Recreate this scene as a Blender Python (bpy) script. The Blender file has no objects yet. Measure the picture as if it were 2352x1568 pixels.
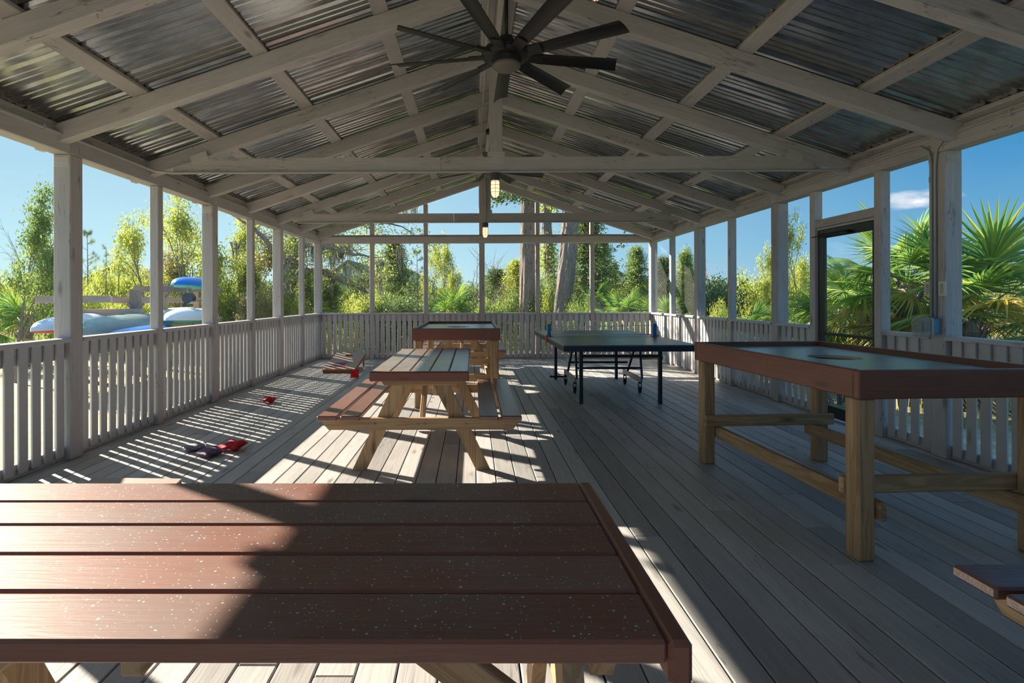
import bpy, bmesh, math, random
import numpy as np
from mathutils import Vector, Matrix

random.seed(7)
RNG = np.random.default_rng(11)
S = bpy.context.scene
COL = S.collection
PI = math.pi
# ------------------------------------------------------------------ camera
FPX = 1230.0
CAMZ = 1.295
cd = bpy.data.cameras.new('camera')
cam = bpy.data.objects.new('camera', cd)
COL.objects.link(cam)
cd.sensor_width = 36.0
cd.lens = 36.0 * FPX / 2352.0
cd.shift_x = (1176 - 1079.6) / 2352.0
cd.shift_y = -(784 - 684) / 2352.0
cd.clip_end = 600
cam.rotation_mode = 'XYZ'
yaw, roll = 0.006, 0.0028
cam.matrix_world = Matrix.Translation((0, 0, CAMZ)) @ Matrix.Rotation(yaw, 4, 'Z') @ \
    Matrix.Rotation(PI / 2, 4, 'X') @ Matrix.Rotation(-roll, 4, 'Z')
S.camera = cam
# ------------------------------------------------------------------ sky, sun, exposure
SUN = Vector((-1.73, 1.13, 1.0)).normalized()
w = bpy.data.worlds.new('sky')
S.world = w
w.use_nodes = True
nt = w.node_tree
nt.nodes.clear()
wo = nt.nodes.new('ShaderNodeOutputWorld')
bg = nt.nodes.new('ShaderNodeBackground')
# clear afternoon sky: pale towards the horizon and the sun, deep blue away from it
sg = nt.nodes.new('ShaderNodeTexCoord')
sx = nt.nodes.new('ShaderNodeSeparateXYZ')
nt.links.new(sg.outputs['Generated'], sx.inputs[0])
sky = nt.nodes.new('ShaderNodeValToRGB')
els = sky.color_ramp.elements
SKYC = [(0.0, (.30, .50, .62)), (.08, (.16, .40, .62)), (.20, (.055, .27, .54)), (.45, (.07, .27, .57)), (1.0, (.13, .40, .86))]
while len(els) < len(SKYC): els.new(.5)
for e_, (p_, c_) in zip(els, SKYC):
    e_.position = p_; e_.color = (*c_, 1)
nt.links.new(sx.outputs['Z'], sky.inputs[0])
dt = nt.nodes.new('ShaderNodeVectorMath'); dt.operation = 'DOT_PRODUCT'
dt.inputs[1].default_value = SUN
nt.links.new(sg.outputs['Generated'], dt.inputs[0])
gm = nt.nodes.new('ShaderNodeMapRange'); gm.inputs['From Min'].default_value = -.1; gm.inputs['From Max'].default_value = .70
nt.links.new(dt.outputs['Value'], gm.inputs['Value'])
gp = nt.nodes.new('ShaderNodeMath'); gp.operation = 'POWER'; gp.inputs[1].default_value = 1.2
nt.links.new(gm.outputs[0], gp.inputs[0])
sm_ = nt.nodes.new('ShaderNodeMix'); sm_.data_type = 'RGBA'; sm_.blend_type = 'ADD'
sm_.inputs[0].default_value = 1.0
gs = nt.nodes.new('ShaderNodeVectorMath'); gs.operation = 'SCALE'; gs.inputs[0].default_value = (.34, .37, .25)
nt.links.new(gp.outputs[0], gs.inputs['Scale'])
nt.links.new(sky.outputs[0], sm_.inputs[6]); nt.links.new(gs.outputs[0], sm_.inputs[7])
SKYOUT = sm_.outputs[2]
bg.inputs['Strength'].default_value = 1.0
# one thin cloud wisp over the right side of the sky
tc = nt.nodes.new('ShaderNodeTexCoord')
cn = nt.nodes.new('ShaderNodeTexNoise')
cn.inputs['Scale'].default_value = 26.0
cn.inputs['Detail'].default_value = 7.0
mp = nt.nodes.new('ShaderNodeMapping')
mp.inputs['Scale'].default_value = (1, 1, 3.2)
nt.links.new(tc.outputs['Generated'], mp.inputs['Vector'])
nt.links.new(mp.outputs['Vector'], cn.inputs['Vector'])
cdir = Vector(((2098 - 1087) / FPX, 1, (684 - 462) / FPX)).normalized()
vs = nt.nodes.new('ShaderNodeVectorMath'); vs.operation = 'SUBTRACT'
vs.inputs[1].default_value = cdir
nt.links.new(tc.outputs['Generated'], vs.inputs[0])
vm = nt.nodes.new('ShaderNodeVectorMath'); vm.operation = 'MULTIPLY'
vm.inputs[1].default_value = (1, 1, 3.6)
nt.links.new(vs.outputs[0], vm.inputs[0])
vl = nt.nodes.new('ShaderNodeVectorMath'); vl.operation = 'LENGTH'
nt.links.new(vm.outputs[0], vl.inputs[0])
mr = nt.nodes.new('ShaderNodeMapRange')
mr.inputs['From Min'].default_value = 0.075
mr.inputs['From Max'].default_value = 0.0
nt.links.new(vl.outputs['Value'], mr.inputs['Value'])
mm = nt.nodes.new('ShaderNodeMath'); mm.operation = 'MULTIPLY_ADD'; mm.inputs[2].default_value = -.16
nt.links.new(mr.outputs[0], mm.inputs[0]); nt.links.new(cn.outputs['Fac'], mm.inputs[1])
mm2 = nt.nodes.new('ShaderNodeMath'); mm2.operation = 'MULTIPLY'; mm2.use_clamp = True
mm2.inputs[1].default_value = 3.5
nt.links.new(mm.outputs[0], mm2.inputs[0])
cm = nt.nodes.new('ShaderNodeMix'); cm.data_type = 'RGBA'
cm.inputs[7].default_value = (.9, .9, .93, 1)
nt.links.new(mm2.outputs[0], cm.inputs[0])
nt.links.new(SKYOUT, cm.inputs[6])
nt.links.new(cm.outputs[2], bg.inputs['Color'])
nt.links.new(bg.outputs[0], wo.inputs[0])

sl = bpy.data.lights.new('sun', 'SUN')
sl.energy = 13.0
sl.angle = 0.009
sl.color = (1.0, 0.90, 0.74)
sun = bpy.data.objects.new('sun', sl)
COL.objects.link(sun)
sun.rotation_euler = SUN.to_track_quat('Z', 'Y').to_euler()
sun.location = (-20, 13, 12)
S.view_settings.view_transform = 'Standard'
S.view_settings.look = 'None'
S.view_settings.gamma = 1
S.view_settings.exposure = 0.28
S.view_settings.use_curve_mapping = False


# ------------------------------------------------------------------ helpers
class MB:
    """collects geometry; 'gr' is the solid wood coordinate (along, across, across), 'rnd' a number per piece"""
    def __init__(s):
        s.v = []; s.f = []; s.g = []; s.r = []; s.sm = False

    def add(s, vs, fs, gr=None, rnd=None):
        b = len(s.v)
        s.v += [tuple(p) for p in vs]
        s.f += [tuple(b + i for i in f) for f in fs]
        s.g += [tuple(p) for p in (gr if gr is not None else vs)]
        if rnd is None: rnd = random.random()
        s.r += [rnd] * len(vs)

    def frame(s, c, X, Y, Z, hx, hy, hz, ch=0.004, rnd=None, taper=None):
        """chamfered box centred at c; X = long axis"""
        c = Vector(c); X = Vector(X).normalized(); Y = Vector(Y).normalized(); Z = Vector(Z).normalized()
        ch = min(ch, hx * .45, hy * .45, hz * .45)
        off = (random.uniform(0, 50), random.uniform(0, 50), random.uniform(0, 50))
        V = []; G = []; idx = {}
        for sx in (-1, 1):
            for sy in (-1, 1):
                for sz in (-1, 1):
                    for a in range(3):
                        l = [sx * hx, sy * hy, sz * hz]
                        for k, sg in enumerate((sx, sy, sz)):
                            if k != a: l[k] -= sg * ch
                        idx[(sx, sy, sz, a)] = len(V)
                        V.append(c + X * l[0] + Y * l[1] + Z * l[2])
                        G.append((l[0] + off[0], l[1] + off[1], l[2] + off[2]))
        F = []
        I = idx
        for sg in (-1, 1):
            q = [(sg, -1, -1), (sg, 1, -1), (sg, 1, 1), (sg, -1, 1)]
            f = [I[k + (0,)] for k in q]; F.append(f if sg > 0 else f[::-1])
            q = [(-1, sg, -1), (-1, sg, 1), (1, sg, 1), (1, sg, -1)]
            f = [I[k + (1,)] for k in q]; F.append(f if sg > 0 else f[::-1])
            q = [(-1, -1, sg), (1, -1, sg), (1, 1, sg), (-1, 1, sg)]
            f = [I[k + (2,)] for k in q]; F.append(f if sg > 0 else f[::-1])
        for s1 in (-1, 1):
            for s2 in (-1, 1):
                F.append([I[(-1, s1, s2, 1)], I[(1, s1, s2, 1)], I[(1, s1, s2, 2)], I[(-1, s1, s2, 2)]])
                F.append([I[(s1, -1, s2, 0)], I[(s1, 1, s2, 0)], I[(s1, 1, s2, 2)], I[(s1, -1, s2, 2)]])
                F.append([I[(s1, s2, -1, 0)], I[(s1, s2, 1, 0)], I[(s1, s2, 1, 1)], I[(s1, s2, -1, 1)]])
                for s3 in (-1, 1):
                    F.append([I[(s1, s2, s3, 0)], I[(s1, s2, s3, 1)], I[(s1, s2, s3, 2)]])
        s.add(V, F, G, rnd)

    def box(s, x0, x1, y0, y1, z0, z1, ch=0.004, rnd=None):
        d = [x1 - x0, y1 - y0, z1 - z0]
        c = ((x0 + x1) / 2, (y0 + y1) / 2, (z0 + z1) / 2)
        ax = [Vector((1, 0, 0)), Vector((0, 1, 0)), Vector((0, 0, 1))]
        L = d.index(max(d))
        o = [L, (L + 1) % 3, (L + 2) % 3]
        s.frame(c, ax[o[0]], ax[o[1]], ax[o[2]], d[o[0]] / 2, d[o[1]] / 2, d[o[2]] / 2, ch, rnd)

    def beam(s, p0, p1, wd, ht, up=(0, 0, 1), ch=0.004, rnd=None):
        """bar from p0 to p1; ht measured towards up, wd sideways"""
        p0 = Vector(p0); p1 = Vector(p1)
        X = (p1 - p0); L = X.length; X.normalize()
        Y = Vector(up).cross(X).normalized()
        Z = X.cross(Y).normalized()
        s.frame((p0 + p1) / 2, X, Y, Z, L / 2, wd / 2, ht / 2, ch, rnd)

    def prism(s, pts, axis, a0, a1, rnd=None, along=None):
        """convex outline pts (2D) extruded along axis 0/1/2"""
        def mk(p, a):
            if axis == 0: return (a, p[0], p[1])
            if axis == 1: return (p[0], a, p[1])
            return (p[0], p[1], a)
        n = len(pts)
        V = [mk(p, a0) for p in pts] + [mk(p, a1) for p in pts]
        F = [list(range(n))[::-1], list(range(n, 2 * n))]
        F += [[i, (i + 1) % n, n + (i + 1) % n, n + i] for i in range(n)]
        off = random.uniform(0, 50)
        al = axis if along is None else along
        G = []
        for v in V:
            o = [al, (al + 1) % 3, (al + 2) % 3]
            G.append((v[o[0]] + off, v[o[1]] + off, v[o[2]] + off))
        s.add(V, F, G, rnd)

    def tube(s, pts, r, n=8, cap=True, rnd=None):
        pts = [Vector(p) for p in pts]
        if not hasattr(r, '__len__'): r = [r] * len(pts)
        V = []; G = []; F = []
        acc = 0; off = random.uniform(0, 40)
        pu = None
        for i, p in enumerate(pts):
            if i == 0: t = pts[1] - pts[0]
            elif i == len(pts) - 1: t = pts[-1] - pts[-2]
            else: t = (pts[i + 1] - pts[i - 1])
            t.normalize()
            if pu is None:
                u = t.orthogonal().normalized()
            else:
                u = (pu - t * pu.dot(t))
                u = u.normalized() if u.length > 1e-5 else t.orthogonal().normalized()
            pu = u
            v = t.cross(u)
            if i: acc += (p - pts[i - 1]).length
            for k in range(n):
                a = 2 * PI * k / n
                d = u * math.cos(a) + v * math.sin(a)
                V.append(p + d * r[i])
                G.append((acc + off, math.cos(a) * r[i], math.sin(a) * r[i]))
        for i in range(len(pts) - 1):
            for k in range(n):
                a = i * n + k; b = i * n + (k + 1) % n
                F.append([a, b, b + n, a + n])
        if cap:
            F.append(list(range(n))[::-1]); F.append([(len(pts) - 1) * n + k for k in range(n)])
        s.add(V, F, G, rnd)

    def lathe(s, prof, c=(0, 0, 0), n=20, rnd=None, axis='z'):
        V = []; F = []
        for (r, z) in prof:
            for k in range(n):
                a = 2 * PI * k / n
                p = (r * math.cos(a), r * math.sin(a), z)
                if axis == 'y': p = (p[0], p[2], p[1])
                if axis == 'x': p = (p[2], p[0], p[1])
                V.append((p[0] + c[0], p[1] + c[1], p[2] + c[2]))
        m = len(prof)
        for i in range(m - 1):
            for k in range(n):
                a = i * n + k; b = i * n + (k + 1) % n
                F.append([a, b, b + n, a + n])
        F.append(list(range(n))[::-1]); F.append([(m - 1) * n + k for k in range(n)])
        s.add(V, F, None, rnd)

    def build(s, name, mat, parent=None, smooth=False, bev=0, loc=None):
        me = bpy.data.meshes.new(name)
        me.from_pydata(s.v, [], s.f)
        a = me.attributes.new('gr', 'FLOAT_VECTOR', 'POINT')
        a.data.foreach_set('vector', np.array(s.g, dtype=np.float32).ravel())
        a = me.attributes.new('rnd', 'FLOAT', 'POINT')
        a.data.foreach_set('value', np.array(s.r, dtype=np.float32))
        me.validate()
        bm = bmesh.new(); bm.from_mesh(me)
        bmesh.ops.recalc_face_normals(bm, faces=bm.faces)
        bm.to_mesh(me); bm.free()
        me.materials.append(mat)
        if smooth:
            for p in me.polygons: p.use_smooth = True
        o = bpy.data.objects.new(name, me)
        COL.objects.link(o)
        if parent is not None: o.parent = parent
        if loc is not None: o.location = loc
        return o


def fast_mesh(name, V, quads, rnd, mat, tris=False):
    me = bpy.data.meshes.new(name)
    V = np.asarray(V, dtype=np.float32); Q = np.asarray(quads, dtype=np.int32)
    k = Q.shape[1]
    me.vertices.add(len(V)); me.vertices.foreach_set('co', V.ravel())
    me.loops.add(Q.size); me.loops.foreach_set('vertex_index', Q.ravel())
    me.polygons.add(len(Q)); me.polygons.foreach_set('loop_start', np.arange(0, Q.size, k, dtype=np.int32))
    a = me.attributes.new('rnd', 'FLOAT', 'POINT')
    a.data.foreach_set('value', np.asarray(rnd, dtype=np.float32))
    me.update(calc_edges=True)
    me.materials.append(mat)
    return me


def tag(o, label, cat, group=None, kind=None):
    if label: o['label'] = label
    if cat: o['category'] = cat
    if group: o['group'] = group
    if kind: o['kind'] = kind
    return o


def thing(name, label, cat, loc=(0, 0, 0), rz=0, group=None, kind=None):
    o = bpy.data.objects.new(name, None)
    o.empty_display_size = 0.1
    COL.objects.link(o)
    o.location = loc; o.rotation_euler = (0, 0, rz)
    return tag(o, label, cat, group, kind)


def dup(root, loc, rz=0, label=None, group=None, scale=None):
    kids = {}
    for o in list(COL.objects):
        if o.parent: kids.setdefault(o.parent, []).append(o)
    def cp(o, parent):
        c = o.copy(); COL.objects.link(c)
        if parent is not None: c.parent = parent
        for k in kids.get(o, []): cp(k, c)
        return c
    r = cp(root, None)
    r.location = loc; r.rotation_euler = (0, 0, rz)
    if scale: r.scale = (scale if hasattr(scale, '__len__') else (scale,) * 3)
    if label: r['label'] = label
    if group: r['group'] = group
    return r


# ------------------------------------------------------------------ materials
def newmat(name):
    m = bpy.data.materials.new(name); m.use_nodes = True
    t = m.node_tree
    b = t.nodes['Principled BSDF']
    return m, t, b


def N(t, typ, **kw):
    n = t.nodes.new(typ)
    for k, v in kw.items():
        if k in n.inputs: n.inputs[k].default_value = v
        else: setattr(n, k, v)
    return n


def ramp(t, stops, src):
    r = t.nodes.new('ShaderNodeValToRGB')
    e = r.color_ramp.elements
    while len(e) < len(stops): e.new(0.5)
    for i, (p, c) in enumerate(stops):
        e[i].position = p
        e[i].color = c if len(c) == 4 else (*c, 1)
    t.links.new(src, r.inputs[0])
    return r


def mixc(t, fac, a, b, mode='MIX'):
    m = t.nodes.new('ShaderNodeMix'); m.data_type = 'RGBA'; m.blend_type = mode
    for i, v in ((0, fac), (6, a), (7, b)):
        if isinstance(v, bpy.types.NodeSocket): t.links.new(v, m.inputs[i])
        elif hasattr(v, '__len__'): m.inputs[i].default_value = v if len(v) == 4 else (*v, 1)
        else: m.inputs[i].default_value = v
    return m.outputs[2]


def math_(t, op, a, b=None, clamp=False):
    m = t.nodes.new('ShaderNodeMath'); m.operation = op; m.use_clamp = clamp
    for i, v in ((0, a), (1, b)):
        if v is None: continue
        if isinstance(v, bpy.types.NodeSocket): t.links.new(v, m.inputs[i])
        else: m.inputs[i].default_value = v
    return m.outputs[0]


def wood(name, light, dark, knot, rough=0.7, vary=0.35, grain=0.5, spec=0.3, gap=(1.6, 22, 22), speck=None, wear=None, crack=0.0):
    m, t, b = newmat(name)
    ge = N(t, 'ShaderNodeNewGeometry'); gx_ = N(t, 'ShaderNodeSeparateXYZ'); t.links.new(ge.outputs['True Normal'], gx_.inputs[0])
    istop = math_(t, 'GREATER_THAN', gx_.outputs['Z'], .9)
    at = N(t, 'ShaderNodeAttribute', attribute_name='gr')
    ar = N(t, 'ShaderNodeAttribute', attribute_name='rnd')
    mp1 = N(t, 'ShaderNodeMapping'); mp1.inputs['Scale'].default_value = gap
    t.links.new(at.outputs['Vector'], mp1.inputs['Vector'])
    n1 = N(t, 'ShaderNodeTexNoise', Scale=1.0, Detail=5.0, Roughness=0.6, Distortion=0.9)
    t.links.new(mp1.outputs[0], n1.inputs['Vector'])
    # growth lines: noise level turned into narrow bands
    bands = math_(t, 'SINE', math_(t, 'MULTIPLY', n1.outputs['Fac'], 34.0))
    bands = math_(t, 'MULTIPLY_ADD', bands, 0.5, False)
    bands.node.inputs[2].default_value = 0.5
    mp2 = N(t, 'ShaderNodeMapping'); mp2.inputs['Scale'].default_value = (4, 150, 150)
    t.links.new(at.outputs['Vector'], mp2.inputs['Vector'])
    n2 = N(t, 'ShaderNodeTexNoise', Scale=1.0, Detail=3.0, Roughness=0.7)
    t.links.new(mp2.outputs[0], n2.inputs['Vector'])
    mp3 = N(t, 'ShaderNodeMapping'); mp3.inputs['Scale'].default_value = (0.9, 3.0, 3.0)
    t.links.new(at.outputs['Vector'], mp3.inputs['Vector'])
    n3 = N(t, 'ShaderNodeTexNoise', Scale=1.3, Detail=3.0)
    t.links.new(mp3.outputs[0], n3.inputs['Vector'])
    f = math_(t, 'MULTIPLY', bands, grain)
    f = math_(t, 'ADD', f, math_(t, 'MULTIPLY', n2.outputs['Fac'], 0.45))
    f = math_(t, 'ADD', f, math_(t, 'MULTIPLY', math_(t, 'SUBTRACT', n3.outputs['Fac'], 0.5), 0.9), clamp=True)
    col = mixc(t, f, light, dark)
    # knots
    mk = N(t, 'ShaderNodeMapping'); mk.inputs['Scale'].default_value = (1.7, 6.0, 6.0)
    t.links.new(at.outputs['Vector'], mk.inputs['Vector'])
    vo = N(t, 'ShaderNodeTexVoronoi', Scale=1.0, Randomness=1.0)
    t.links.new(mk.outputs[0], vo.inputs['Vector'])
    kk = N(t, 'ShaderNodeMapRange'); kk.inputs['From Min'].default_value = 0.15; kk.inputs['From Max'].default_value = 0.04
    t.links.new(vo.outputs['Distance'], kk.inputs['Value'])
    col = mixc(t, math_(t, 'MULTIPLY', kk.outputs[0], 0.75), col, knot)
    if crack:
        mc = N(t, 'ShaderNodeMapping'); mc.inputs['Scale'].default_value = (0.8, 9, 9)
        t.links.new(at.outputs['Vector'], mc.inputs['Vector'])
        nc = N(t, 'ShaderNodeTexNoise', Scale=1.0, Detail=4.0, Distortion=0.3)
        t.links.new(mc.outputs[0], nc.inputs['Vector'])
        cr = math_(t, 'ABSOLUTE', math_(t, 'SUBTRACT', nc.outputs['Fac'], 0.5))
        cm_ = N(t, 'ShaderNodeMapRange'); cm_.inputs['From Min'].default_value = 0.006; cm_.inputs['From Max'].default_value = 0.0
        t.links.new(cr, cm_.inputs['Value'])
        cf = math_(t, 'MULTIPLY', cm_.outputs[0], crack)
        cf = math_(t, 'MULTIPLY', cf, math_(t, 'GREATER_THAN', n3.outputs['Fac'], 0.52))
        col = mixc(t, cf, col, tuple(x * .25 for x in dark))
    # board to board difference
    v = N(t, 'ShaderNodeMapRange'); v.inputs['To Min'].default_value = 1 - vary; v.inputs['To Max'].default_value = 1 + vary * .45
    t.links.new(ar.outputs['Fac'], v.inputs['Value'])
    hs = N(t, 'ShaderNodeHueSaturation')
    t.links.new(v.outputs[0], hs.inputs['Value']); t.links.new(col, hs.inputs['Color'])
    col = hs.outputs[0]
    if wear:
        nw = N(t, 'ShaderNodeTexNoise', Scale=2.2, Detail=6.0, Roughness=0.65)
        t.links.new(at.outputs['Vector'], nw.inputs['Vector'])
        rw = N(t, 'ShaderNodeMapRange'); rw.inputs['From Min'].default_value = 0.45; rw.inputs['From Max'].default_value = 0.75
        t.links.new(nw.outputs['Fac'], rw.inputs['Value'])
        col = mixc(t, math_(t, 'MULTIPLY', math_(t, 'MULTIPLY', rw.outputs[0], istop), wear[1]), col, wear[0])
    if speck:
        for sc, th in ((45, 0.09), (85, 0.15), (150, .17)):
            vs_ = N(t, 'ShaderNodeTexVoronoi', Scale=sc)
            t.links.new(at.outputs['Vector'], vs_.inputs['Vector'])
            sm = N(t, 'ShaderNodeSeparateColor'); t.links.new(vs_.outputs['Color'], sm.inputs[0])
            r_ = math_(t, 'MULTIPLY', math_(t, 'POWER', sm.outputs[0], 3.0), th * 1.6)
            col = mixc(t, math_(t, 'MULTIPLY', math_(t, 'LESS_THAN', vs_.outputs['Distance'], r_), math_(t, 'MULTIPLY', istop, 0.8)), col, speck)
    t.links.new(col, b.inputs['Base Color'])
    b.inputs['Roughness'].default_value = rough
    b.inputs['Specular IOR Level'].default_value = spec
    bp = N(t, 'ShaderNodeBump', Strength=0.25, Distance=0.004)
    t.links.new(f, bp.inputs['Height'])
    t.links.new(bp.outputs[0], b.inputs['Normal'])
    return m


def plain(name, c, rough=0.6, metal=0.0, spec=0.4, noise=0.0, scale=20.0, emit=None, es=0):
    m, t, b = newmat(name)
    b.inputs['Base Color'].default_value = (*c, 1)
    b.inputs['Roughness'].default_value = rough
    b.inputs['Metallic'].default_value = metal
    b.inputs['Specular IOR Level'].default_value = spec
    if noise:
        tcn = N(t, 'ShaderNodeTexCoord')
        n = N(t, 'ShaderNodeTexNoise', Scale=scale, Detail=5.0)
        t.links.new(tcn.outputs['Object'], n.inputs['Vector'])
        r = ramp(t, [(0.3, tuple(x * (1 - noise) for x in c)), (0.7, tuple(min(1, x * (1 + noise)) for x in c))], n.outputs['Fac'])
        t.links.new(r.outputs[0], b.inputs['Base Color'])
    if emit:
        b.inputs['Emission Color'].default_value = (*emit, 1)
        b.inputs['Emission Strength'].default_value = es
    return m


M = {}
M['paint'] = wood('painted_grey_wood', (.585, .545, .535), (.385, .352, .345), (.15, .13, .12), rough=.62, vary=.14, grain=.30, spec=.35, crack=.8)
M['picket'] = wood('painted_picket_wood', (.57, .555, .56), (.46, .445, .45), (.26, .24, .23), rough=.55, vary=.10, grain=.10, spec=.35)
M['deck'] = wood('weathered_deck_wood', (.52, .505, .49), (.33, .318, .31), (.16, .12, .10), rough=.5, vary=.30, grain=.30, spec=.4, gap=(.9, 14, 14), crack=.5)
M['lumber'] = wood('treated_lumber', (.56, .38, .21), (.31, .185, .095), (.10, .045, .025), rough=.65, vary=.22, grain=.55, spec=.25, gap=(.8, 13, 13))
M['stain'] = wood('red_brown_stained_wood', (.235, .085, .050), (.13, .045, .030), (.04, .02, .015), rough=.42, vary=.15, grain=.2, spec=.45)
M['top'] = wood('worn_red_brown_table_boards', (.27, .10, .064), (.155, .062, .045), (.03, .018, .015), rough=.48, vary=.15, grain=.22, spec=.58, speck=(.50, .62, .60), wear=((.19, .155, .14), .9))
M['seatw'] = wood('worn_bench_boards', (.24, .10, .072), (.13, .060, .047), (.03, .018, .015), rough=.32, vary=.2, grain=.3, spec=.9, wear=((.17, .15, .15), .5))
M['wornb'] = wood('weathered_table_boards', (.30, .22, .18), (.17, .13, .11), (.05, .03, .025), rough=.27, vary=.12, grain=.35, spec=1.0, wear=((.27, .27, .26), .8))
M['ply'] = wood('grey_green_plywood', (.24, .27, .22), (.16, .19, .165), (.12, .14, .12), rough=.30, vary=.05, grain=.2, spec=.9, gap=(1.0, 8, 8), wear=((.30, .31, .26), .6))
M['rackw'] = wood('weathered_rack_wood', (.52, .42, .35), (.33, .24, .19), (.1, .07, .06), rough=.8, vary=.3, grain=.4)
M['bark'] = wood('pine_bark', (.42, .36, .32), (.19, .15, .13), (.09, .07, .06), rough=.95, vary=.1, grain=.7, spec=.1, gap=(3, 16, 16))
M['orange'] = wood('orange_stained_wood', (.42, .13, .035), (.28, .08, .025), (.1, .04, .02), rough=.5, vary=.1, grain=.2)
M['boardtop'] = wood('painted_game_board', (.46, .34, .28), (.36, .26, .22), (.3, .2, .18), rough=.5, vary=.05, grain=.1)
M['black'] = plain('black_metal', (.012, .012, .014), rough=.35, spec=.5)
M['fan'] = plain('matte_black_fan', (.010, .009, .009), rough=.38, spec=.5)
M['navy'] = plain('navy_metal', (.012, .022, .045), rough=.3, spec=.5)
M['navytop'] = plain('green_blue_table_top', (.045, .105, .12), rough=.32, spec=.5, noise=.12, scale=5)
M['line'] = plain('white_line_paint', (.6, .65, .66), rough=.4)
M['blue'] = plain('blue_plastic', (.01, .16, .50), rough=.4)
M['orangep'] = plain('orange_plastic', (.75, .20, .03), rough=.4)
M['white'] = plain('white_cord', (.75, .8, .85), rough=.6)
M['greym'] = plain('grey_metal', (.22, .22, .23), rough=.4, metal=.6)
M['rubber'] = plain('rubber', (.02, .02, .02), rough=.7)
M['pipe'] = plain('grey_painted_pipe', (.43, .42, .41), rough=.45, spec=.45)
M['lampbase'] = plain('grey_lamp_metal', (.09, .10, .12), rough=.35, metal=.5)
M['glow'] = plain('lit_frosted_glass', (.9, .8, .65), rough=.5, emit=(1.0, .72, .42), es=1.1)
M['wire'] = plain('lamp_guard_wire', (.20, .13, .08), rough=.4, metal=.5)
M['bluebox'] = plain('painted_outlet_box', (.10, .28, .42), rough=.45)
M['plate'] = plain('cream_plate', (.72, .68, .58), rough=.45)
M['slot'] = plain('dark_buttons', (.03, .03, .035), rough=.5)
M['red'] = plain('red_cloth', (.55, .012, .018), rough=.75, noise=.25, scale=60)
M['purple'] = plain('faded_purple_cloth', (.15, .10, .16), rough=.8, noise=.3, scale=60)
M['greyc'] = plain('grey_cloth', (.23, .21, .24), rough=.8, noise=.3, scale=60)
M['kwhite'] = plain('white_hull', (.78, .80, .84), rough=.3, spec=.5)
M['kred'] = plain('red_hull', (.65, .02, .03), rough=.3)
M['kgreen'] = plain('grey_green_hull', (.22, .30, .27), rough=.4, noise=.15, scale=3)
M['kblue'] = plain('blue_hull', (.005, .22, .75), rough=.3)
M['kteal'] = plain('teal_hull', (.02, .42, .42), rough=.3)
M['house'] = plain('pale_siding', (.62, .68, .74), rough=.7)
M['roofh'] = plain('house_shingles', (.20, .19, .20), rough=.9)
M['hglass'] = plain('house_window_glass', (.05, .07, .10), rough=.1)


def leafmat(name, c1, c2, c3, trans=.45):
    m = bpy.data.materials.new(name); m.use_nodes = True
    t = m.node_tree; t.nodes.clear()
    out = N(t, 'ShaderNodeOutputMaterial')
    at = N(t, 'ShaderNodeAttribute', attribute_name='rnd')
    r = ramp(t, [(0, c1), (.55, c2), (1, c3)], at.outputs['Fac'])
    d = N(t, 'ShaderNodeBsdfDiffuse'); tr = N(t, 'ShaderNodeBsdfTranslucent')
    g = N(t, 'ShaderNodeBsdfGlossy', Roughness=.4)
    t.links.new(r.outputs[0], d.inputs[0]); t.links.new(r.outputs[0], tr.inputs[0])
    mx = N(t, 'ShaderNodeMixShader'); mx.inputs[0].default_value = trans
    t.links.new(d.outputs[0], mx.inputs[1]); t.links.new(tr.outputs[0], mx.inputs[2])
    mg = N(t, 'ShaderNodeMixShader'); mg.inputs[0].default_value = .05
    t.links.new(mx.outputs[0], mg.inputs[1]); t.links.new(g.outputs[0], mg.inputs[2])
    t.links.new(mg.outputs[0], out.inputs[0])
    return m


M['leafY'] = leafmat('yellow_green_leaves', (.20, .29, .055), (.50, .56, .10), (.82, .76, .20), .55)
M['leafG'] = leafmat('green_leaves', (.09, .16, .045), (.23, .34, .08), (.48, .55, .13), .5)
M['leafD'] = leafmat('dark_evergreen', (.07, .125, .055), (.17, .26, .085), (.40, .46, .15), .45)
M['leafB'] = leafmat('brown_tinged_leaves', (.16, .17, .05), (.36, .33, .12), (.62, .50, .24), .5)
M['palm'] = leafmat('palm_green', (.06, .18, .05), (.17, .34, .07), (.46, .54, .08), .5)
M['palmY'] = leafmat('palm_yellow', (.28, .30, .04), (.55, .45, .06), (.75, .50, .12), .5)
M['palmD'] = leafmat('dead_palm', (.16, .11, .07), (.32, .24, .16), (.52, .42, .30), .3)
M['moss'] = leafmat('hanging_moss', (.17, .17, .15), (.26, .26, .22), (.36, .36, .30), .3)
M['grass'] = leafmat('marsh_grass', (.24, .26, .07), (.48, .44, .16), (.68, .58, .28), .5)

# galvanised roof metal
m, t, b = newmat('galvanised_roof_metal')
b.inputs['Metallic'].default_value = .92
b.inputs['Roughness'].default_value = .20
tcn = N(t, 'ShaderNodeTexCoord')
n = N(t, 'ShaderNodeTexNoise', Scale=6.0, Detail=6.0, Roughness=.7)
mpn = N(t, 'ShaderNodeMapping'); mpn.inputs['Scale'].default_value = (.6, 2.5, 1)
t.links.new(tcn.outputs['Object'], mpn.inputs['Vector']); t.links.new(mpn.outputs[0], n.inputs['Vector'])
r = ramp(t, [(.3, (.30, .30, .295)), (.6, (.50, .51, .51)), (.85, (.62, .63, .63))], n.outputs['Fac'])
t.links.new(r.outputs[0], b.inputs['Base Color'])
rr = N(t, 'ShaderNodeMapRange'); rr.inputs['To Min'].default_value = .10; rr.inputs['To Max'].default_value = .30
t.links.new(n.outputs['Fac'], rr.inputs['Value']); t.links.new(rr.outputs[0], b.inputs['Roughness'])
M['roof'] = m

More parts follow.
